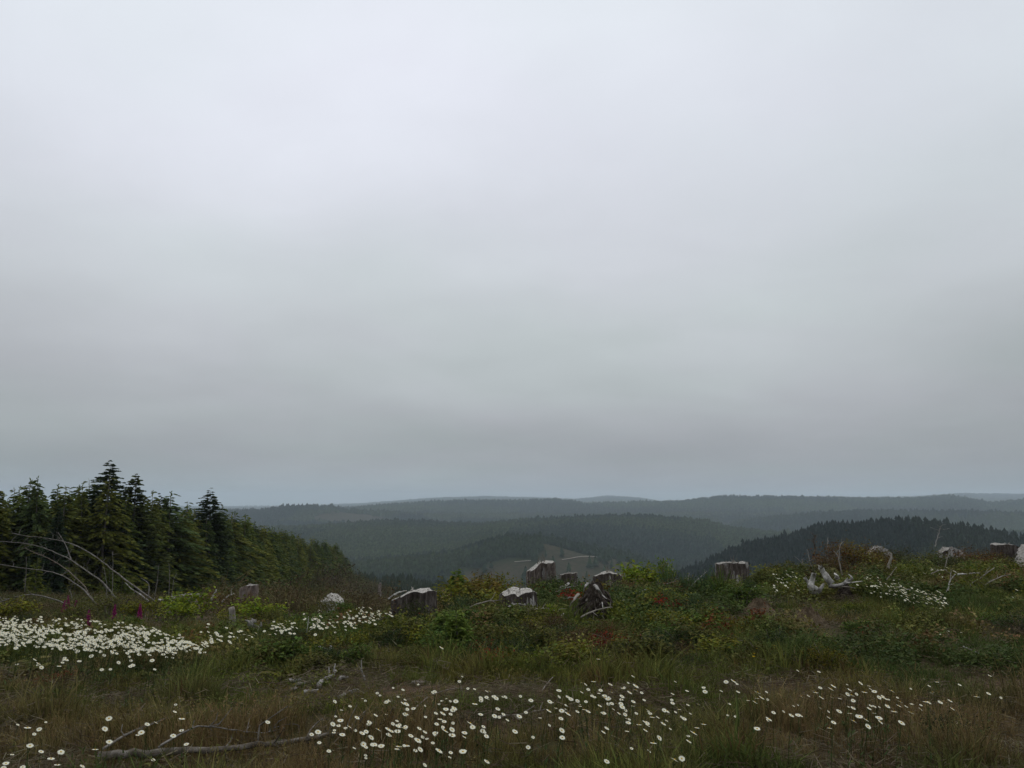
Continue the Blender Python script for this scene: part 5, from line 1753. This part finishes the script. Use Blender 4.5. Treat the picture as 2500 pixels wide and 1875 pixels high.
def slope_brush():
    rng, px, d, x = sample(15000, 16, 300, 0.1, 95, 250, 1150)
    ed = np.interp(px, *EDGE)
    keep = (d < np.where(px < 880, ed + 6, 330)) & (d > tab(px, *RC) + 2)
    left = rng.uniform(-200, 300, 5000)
    px = np.concatenate([px[keep], left]); d = np.concatenate([d[keep], rng.uniform(18, 80, 5000)])
    x = (px - 1250) / KX * d
    n = len(px)
    z = ground(x, d)
    n1 = fbm(x / 6, d / 6, 96, 3)
    cb = np.array((.070, .054, .032)); cg = np.array((.060, .068, .026)); cy_ = np.array((.095, .076, .042))
    t = np.clip((n1 - 0.42) * 5, 0, 1)[:, None]
    col = np.where((rng.rand(n) < 0.3)[:, None], cy_, cb * (1 - t) + cg * t) * rng.uniform(.65, 1.3, n)[:, None]
    s = rng.uniform(1.6, 4.2, n) * np.interp(d, [16, 40, 100, 300], [.35, .75, 1.7, 2.8])
    nearedge = np.clip(1 - np.abs(d - np.interp(px, *EDGE)) / (0.12 * d), 0, 1)
    s = s * (1 + 1.2 * nearedge) * np.where((px > 540) & (px < 980) & (d > 24), rng.uniform(1.0, 2.4, n), 1)
    rot = np.stack([rng.randn(n) * .1, rng.randn(n) * .1, rng.rand(n) * 6.28], 1)
    scatter('undergrowth', 'brown and olive brush covering the slope below the plantation', 'undergrowth', np.stack([x, d, z - .02], 1), rot, s, rng.randint(0, 6, n), col,
            [cover_clump(850 + k, 60, .13, .16 + .02 * k, .022) for k in range(4)] + [tuft(860 + k, 22, .2, .1, .004, .7) for k in range(2)])


def litter():
    rng, px, d, x = sample(5200, 3.5, 15, 0.3, 99)
    row = 937.5 + FPX * np.tan(np.arctan2(CAMZ, d) + PITCH)
    keep = rng.rand(len(px)) < np.clip(fbm(x / .9, d / .9, 98, 3) * 1.6 - 0.3 + bare_at(x, d) * .4, 0.05, 1)
    px, d, x = px[keep], d[keep], x[keep]
    n = len(px)
    src = []
    for k in range(4):
        r2 = np.random.RandomState(1200 + k); mb = MB()
        for j in range(34):
            a = r2.rand() * 6.28; rr = .16 * math.sqrt(r2.rand()); c = np.array((math.cos(a) * rr, math.sin(a) * rr, r2.uniform(.005, .09)))
            e = unit(np.array((r2.randn(), r2.randn(), r2.randn() * .35))); L = r2.uniform(.03, .14)
            w = unit(np.cross(e, r2.randn(3))) * r2.uniform(.0012, .0032)
            mb.add([c - e * L / 2 - w, c - e * L / 2 + w, c + e * L / 2 + w * .6, c + e * L / 2 - w * .6], [(0, 1, 2, 3)])
        src.append(mb.mesh('litter', M['cover']))
    t = rng.rand(n)[:, None]
    col = np.array((.085, .062, .04)) * (1 - t) + np.array((.17, .145, .105)) * t
    rot = np.stack([rng.randn(n) * .1, rng.randn(n) * .1, rng.rand(n) * 6.28], 1)
    scatter('dead_stalks', 'dry straw and dead stalks lying through the foreground grass', 'dead stalks', np.stack([x, d, ground(x, d)], 1), rot, rng.uniform(.7, 1.5, n), rng.randint(0, 4, n), col, src)


grass()
litter()
low_cover()
slope_brush()


# ------------------------------------------------------------------ daisies
def daisy_meshes(seed, H):
    rng = np.random.RandomState(seed)
    bend = rng.randn(2) * 0.05
    st = MB()
    top = np.array((bend[0], bend[1], H))
    st.tube([(0, 0, -0.03), (bend[0] * .3, bend[1] * .3, H * .5), top], [.002, .0018, .0015], 4, rng=rng)
    V = []; F = []
    for k in range(5):
        a = rng.rand() * 6.28; L = rng.uniform(.02, .045); e = np.array((math.cos(a), math.sin(a), .9)); w = np.array((-math.sin(a), math.cos(a), 0)) * L * .16
        p = np.array((bend[0] * .2, bend[1] * .2, H * rng.uniform(0, .5))); q = len(V)
        V += [p, p + e * L * .5 + w, p + e * L, p + e * L * .5 - w]; F.append((q, q + 1, q + 2, q + 3))
    st.add(V, F)
    # head faces up, a little toward the camera and to the right
    nrm = unit(np.array((0.36 + rng.randn() * .22, -0.24 + rng.randn() * .2, 1.0)))
    e1 = unit(np.cross(nrm, (0.2, 1, 0))); e2 = np.cross(nrm, e1)
    pt = MB(); V = []; F = []
    npet = rng.randint(17, 23); R0 = .0182 * rng.uniform(.85, 1.15); cup = rng.uniform(-.25, .2)
    for k in range(npet):
        a = 6.283 * k / npet + rng.randn() * .04; r = R0 * rng.uniform(.88, 1.06)
        e = e1 * math.cos(a) + e2 * math.sin(a); w = (-e1 * math.sin(a) + e2 * math.cos(a)) * R0 * .19
        q = len(V)
        V += [top + e * R0 * .25 - w * .5, top + e * R0 * .25 + w * .5, top + e * r * .8 + w + nrm * cup * R0 * .25, top + e * r + nrm * cup * R0 * .4, top + e * r * .8 - w + nrm * cup * R0 * .25]
        F.append((q, q + 1, q + 2, q + 3, q + 4))
    pt.add(V, F)
    ce = MB(); V = [top + nrm * R0 * .22]
    for (rr, hh) in ((.14, .12), (.23, .03)):
        for j in range(8):
            a = 6.283 * j / 8
            V.append(top + (e1 * math.cos(a) + e2 * math.sin(a)) * R0 * rr + nrm * R0 * hh)
    ce.add(V, [(0, 1 + j, 1 + (j + 1) % 8) for j in range(8)] + [(1 + j, 9 + j, 9 + (j + 1) % 8, 1 + (j + 1) % 8) for j in range(8)])
    return st, pt, ce


DH = [.26, .30, .34, .38, .28, .32, .36, .24]
DM = []
DS = []
for k, H in enumerate(DH):
    a, b, c = daisy_meshes(900 + k, H)
    DM.append((a.mesh('stem', M['stem']), b.mesh('petals', M['petal']), c.mesh('flower_centre', M['yellow'])))
    allm = MB()
    for mi, m_ in enumerate((a, b, c)):
        allm.add(np.concatenate(m_.v), m_.f, mi)
    DS.append(allm.mesh('daisy', [M['stem'], M['petal'], M['yellow']]))

Z4 = "650,805 778,873 757,898 685,943 633,998 800,975 745,985 725,1030 730,1055 640,1078 690,1073 593,1096 680,1100 755,1106 785,1052 850,1060 870,1085 882,1118 935,1115 970,1085 975,1005 983,955 893,1000 937,812 955,797 1055,812 1135,765 1120,757 1185,695 1273,728 1287,766 1205,788 1165,818 1185,843 1222,858 1235,890 1260,815 1215,945 1248,945 1140,937 1160,1000 1190,1002 1245,1012 1220,1042 1195,1055 1185,1075 1237,1077 1075,1082 1053,1118 1095,1115 1120,1102 1145,1098 1265,1157 1280,1215 1235,1245 1308,1103 1328,1055 1375,1088 1405,1115 1375,883 1443,850 1430,963 1530,913 1550,945 1555,1003 1548,1045 1525,1090 1565,1095 1610,880 1652,887 1590,835 1605,742 1658,800 1537,726 1615,820 1740,820 1703,995 1752,1025 1610,985 1632,993 1642,942 1650,1042 1620,1098 1705,1110 1730,1137 1778,612 1772,645 1870,700 1880,727 1943,740 1855,823 1910,778 1943,802 1995,750 2025,757 2035,770 2005,775 2025,795 1990,797 2015,815 1910,853 1833,898 1975,950 1945,932 1968,1055 1970,1078 2010,1043 1903,1048 1808,1090 1910,1128 1808,1252 1485,1190 1487,1145 1373,1195 1448,1255 1472,1228 1330,1215 1360,1215 1030,1192 980,1210 920,1165 860,1213 810,1238 630,1235 497,1187 942,1277 918,1322 1100,1205 1655,1318 1637,1275 1890,1345 1405,1355 215,983 1510,360 1465,678"
Z6 = "1147,590 1170,668 780,640 785,682 732,648 900,628 575,698 597,742 507,738 333,768 232,733 155,738 83,757 405,795 528,803 575,828 560,850 597,850 720,723 810,750 835,735 870,757 770,763 790,782 863,778 908,687 925,718 975,662 925,743 958,743 983,768 1008,720 1060,715 1015,755 1060,770 1045,800 1070,795 1055,812 1112,640 1097,660 1110,688 1145,710 1107,778 1145,803 1165,765 1232,710 1248,770 1210,830 935,808 970,805 997,838 887,840 963,858 985,892 935,885 760,835 727,823 680,865 710,868 785,890 808,860 1105,853 1082,882 1150,890 1210,932 1148,937 1143,965 1185,968 1220,995 1270,985 1250,865 1287,855 1350,868 1325,890 1418,845 1488,883 1490,792 1490,737 1530,763 1620,703 1497,632 1617,830 1690,825 1592,860 1640,900 1550,908 1560,945 1375,925 1350,932 1393,955 1452,962 1377,990 1452,1025 1455,1095 1398,1140 1330,1070 1240,1045 1147,1045 1570,1063 1640,1077 1597,1140 1570,1235 1745,1015 1803,985 1768,675 1913,623 2030,650 1900,697 1893,713 2023,713 1955,802 1965,905 2017,907 375,880 345,897 432,885 527,898 418,933 530,943 448,977 535,1007 598,1072 310,1020 335,1073 305,1150 1072,1270 1127,1188 1247,1190 1422,1297 915,1000 853,1047 923,443 65,945 65,910 168,880 30,840"
Z8 = "50,575 95,677 105,707 112,730 62,743 187,712 210,707 210,650 383,555 437,500 642,515 640,622 635,640 625,657 645,670 697,625 838,602 903,587 820,635 815,663 822,697 815,718 903,668 985,642 1015,670 1035,615 1067,655 1055,687 1077,697 1120,660 1130,722 1158,708 1188,722 1212,708 1213,745 1195,767 1005,732 975,778 1012,775 1043,782 1070,770 1093,775 835,768 857,772 875,797 905,828 957,850 917,880 950,903 1015,875 1042,850 1088,827 1097,858 818,897 747,942 683,868 703,905 668,803 478,838 455,850 373,828 323,803 268,808 413,763 432,747 450,703 510,680 570,705 715,713 143,868 182,868 163,942 595,787 1250,780 1275,780 1340,782 1290,832 1253,820 1400,755 1432,747 1463,760 1362,753 1500,745 1530,727 1590,718 1543,670 1457,675 1380,637 1457,620 1433,563 1585,580 1695,612 1938,542 1895,703 2017,683 1905,662 1588,790 1180,902 1672,187 1572,215 1540,175 1757,203"
Z2 = "170,1485 103,1552 300,1538 405,1530 435,1592 525,1637 603,1655 25,1637 68,1615 228,1632 124,1300 263,1322 357,1275 388,1308 868,1305 985,1213 1460,1122 1465,1192 1570,1247 1262,1285 1240,1272 1175,1385 853,1450 855,1502 1297,1576 1605,1455 1358,1352 1495,1365 223,1375 1562,1337"


def parse(s, ox, oy, sc):
    return [(ox + float(a) / sc, oy + float(b) / sc) for a, b in (q.split(',') for q in s.split())]


heads = parse(Z4, 625, 1480, 3.54) + parse(Z6, 1200, 1480, 3.403) + parse(Z8, 1800, 1480, 3.16) + parse(Z2, 0, 1400, 3.493)
drng = np.random.RandomState(33)
placed = []
for (px, py) in heads:
    v = drng.randint(8)
    s = drng.uniform(0.58, 1.15)
    x, y, z = hit(px, py, DH[v] * s)
    placed.append((y, x, z, v, s, px, py))
placed.sort()
for (y, x, z, v, s, px, py) in placed[:300]:
    if px < 480:
        lab, g = 'white daisy in the bottom left corner left of the fallen log', 'daisies in the bottom left corner'
    elif px < 950:
        lab, g = 'white daisy in the patch around the fallen log', 'daisies around the fallen log'
    elif px < 1230:
        lab, g = 'white daisy in the patch left of the leaning stick', 'daisies left of the leaning stick'
    elif px < 1700:
        lab, g = 'white daisy in the dense patch right of the leaning stick', 'daisies right of the leaning stick'
    else:
        lab, g = 'white daisy in the loose patch of the right foreground', 'daisies in the right foreground'
    lab += ', ' + ('upper edge' if py < 1695 else 'middle' if py < 1765 else 'lower edge')
    t = thing('daisy', lab, 'daisy', (x, y, z), drng.uniform(-.5, .5), g, s)
    for nm, me in zip(('stem', 'petals', 'flower_centre'), DM[v]):
        link(nm, me, t)

far = [(y, x, z, v, s) for (y, x, z, v, s, px, py) in placed[300:]]
fl = []
for k in range(1300):      # bank of daisies at the left
    px = drng.uniform(-40, 400)
    lo = np.interp(px, [-40, 0, 100, 200, 300, 370, 400], [1502, 1500, 1506, 1508, 1520, 1532, 1550]); hi = np.interp(px, [-40, 150, 250, 330, 400], [1582, 1586, 1598, 1598, 1592])
    u = drng.beta(1.5, 1.6)
    if vnoise(px / 26, (lo + (hi - lo) * u) / 9, 5) < 0.27:
        continue
    fl.append((px, lo + (hi - lo) * u))
for k in range(130):
    fl.append((385 + abs(drng.randn()) * 45 if drng.rand() < .4 else drng.uniform(385, 495), drng.normal(1577, 11)))
for k in range(34): fl.append((drng.uniform(490, 620), drng.normal(1548, 9)))
for k in range(22): fl.append((drng.uniform(20, 480), drng.uniform(1600, 1640)))
for k in range(46): fl.append((drng.uniform(655, 715), drng.normal(1534, 9)))
for k in range(36): fl.append((drng.uniform(735, 790), drng.normal(1510, 10)))
for k in range(40): fl.append((drng.uniform(760, 870), drng.normal(1524, 7)))
for k in range(75): fl.append((drng.normal(895, 24), drng.normal(1500, 10)))
for k in range(48): fl.append((drng.normal(1915, 30), drng.normal(1420, 11)))
for k in range(210):
    u = drng.rand(); fl.append((2110 + 195 * u + drng.randn() * 8, 1416 + 52 * u + drng.randn() * 12))
for k in range(16): fl.append((drng.uniform(2270, 2330), drng.normal(1392, 7)))
fl += [(2480, 1441), (2479, 1457), (2253, 1399), (2290, 1382), (1905, 1400), (1920, 1403)]
for (px, py) in fl:
    v = drng.randint(8); s = drng.uniform(.75, 1.2)
    x, y, z = hit(px, py, DH[v] * s)
    if y > 60:
        continue
    far.append((y, x, z, v, s))
far = np.array(far)
n = len(far)
scatter('daisies', 'banks of small white daisies farther back in the clearing', 'daisies', far[:, [1, 0, 2]], np.stack([drng.randn(n) * .06, drng.randn(n) * .06, drng.uniform(-.6, .6, n)], 1),
        far[:, 4], far[:, 3].astype(int), np.ones((n, 3)), DS)

# small yellow flowers near the dirt mounds
yb = MB()
for j in range(6):
    a = 6.283 * j / 6
    yb.add([(0, 0, .16), (math.cos(a - .4) * .012, math.sin(a - .4) * .012, .166), (math.cos(a) * .018, math.sin(a) * .018, .168), (math.cos(a + .4) * .012, math.sin(a + .4) * .012, .166)], [(0, 1, 2, 3)])
ys = MB(); ys.tube([(0, 0, -.02), (.004, 0, .08), (0, 0, .16)], [.002, .002, .0015], 4)
ym, ysm = yb.mesh('petals', M['yellow']), ys.mesh('stem', M['stem'])
for (px, py) in ((1847, 1584), (1893, 1583), (1841, 1597), (1851, 1579), (1889, 1577), (1840, 1604)):
    x, y, z = hit(px, py, .16)
    t = thing('yellow_flower', 'tiny yellow flower in the grass below the earth mounds', 'flower', (x, y, z), 0, 'yellow flowers below the mounds')
    link('petals', ym, t); link('stem', ysm, t)
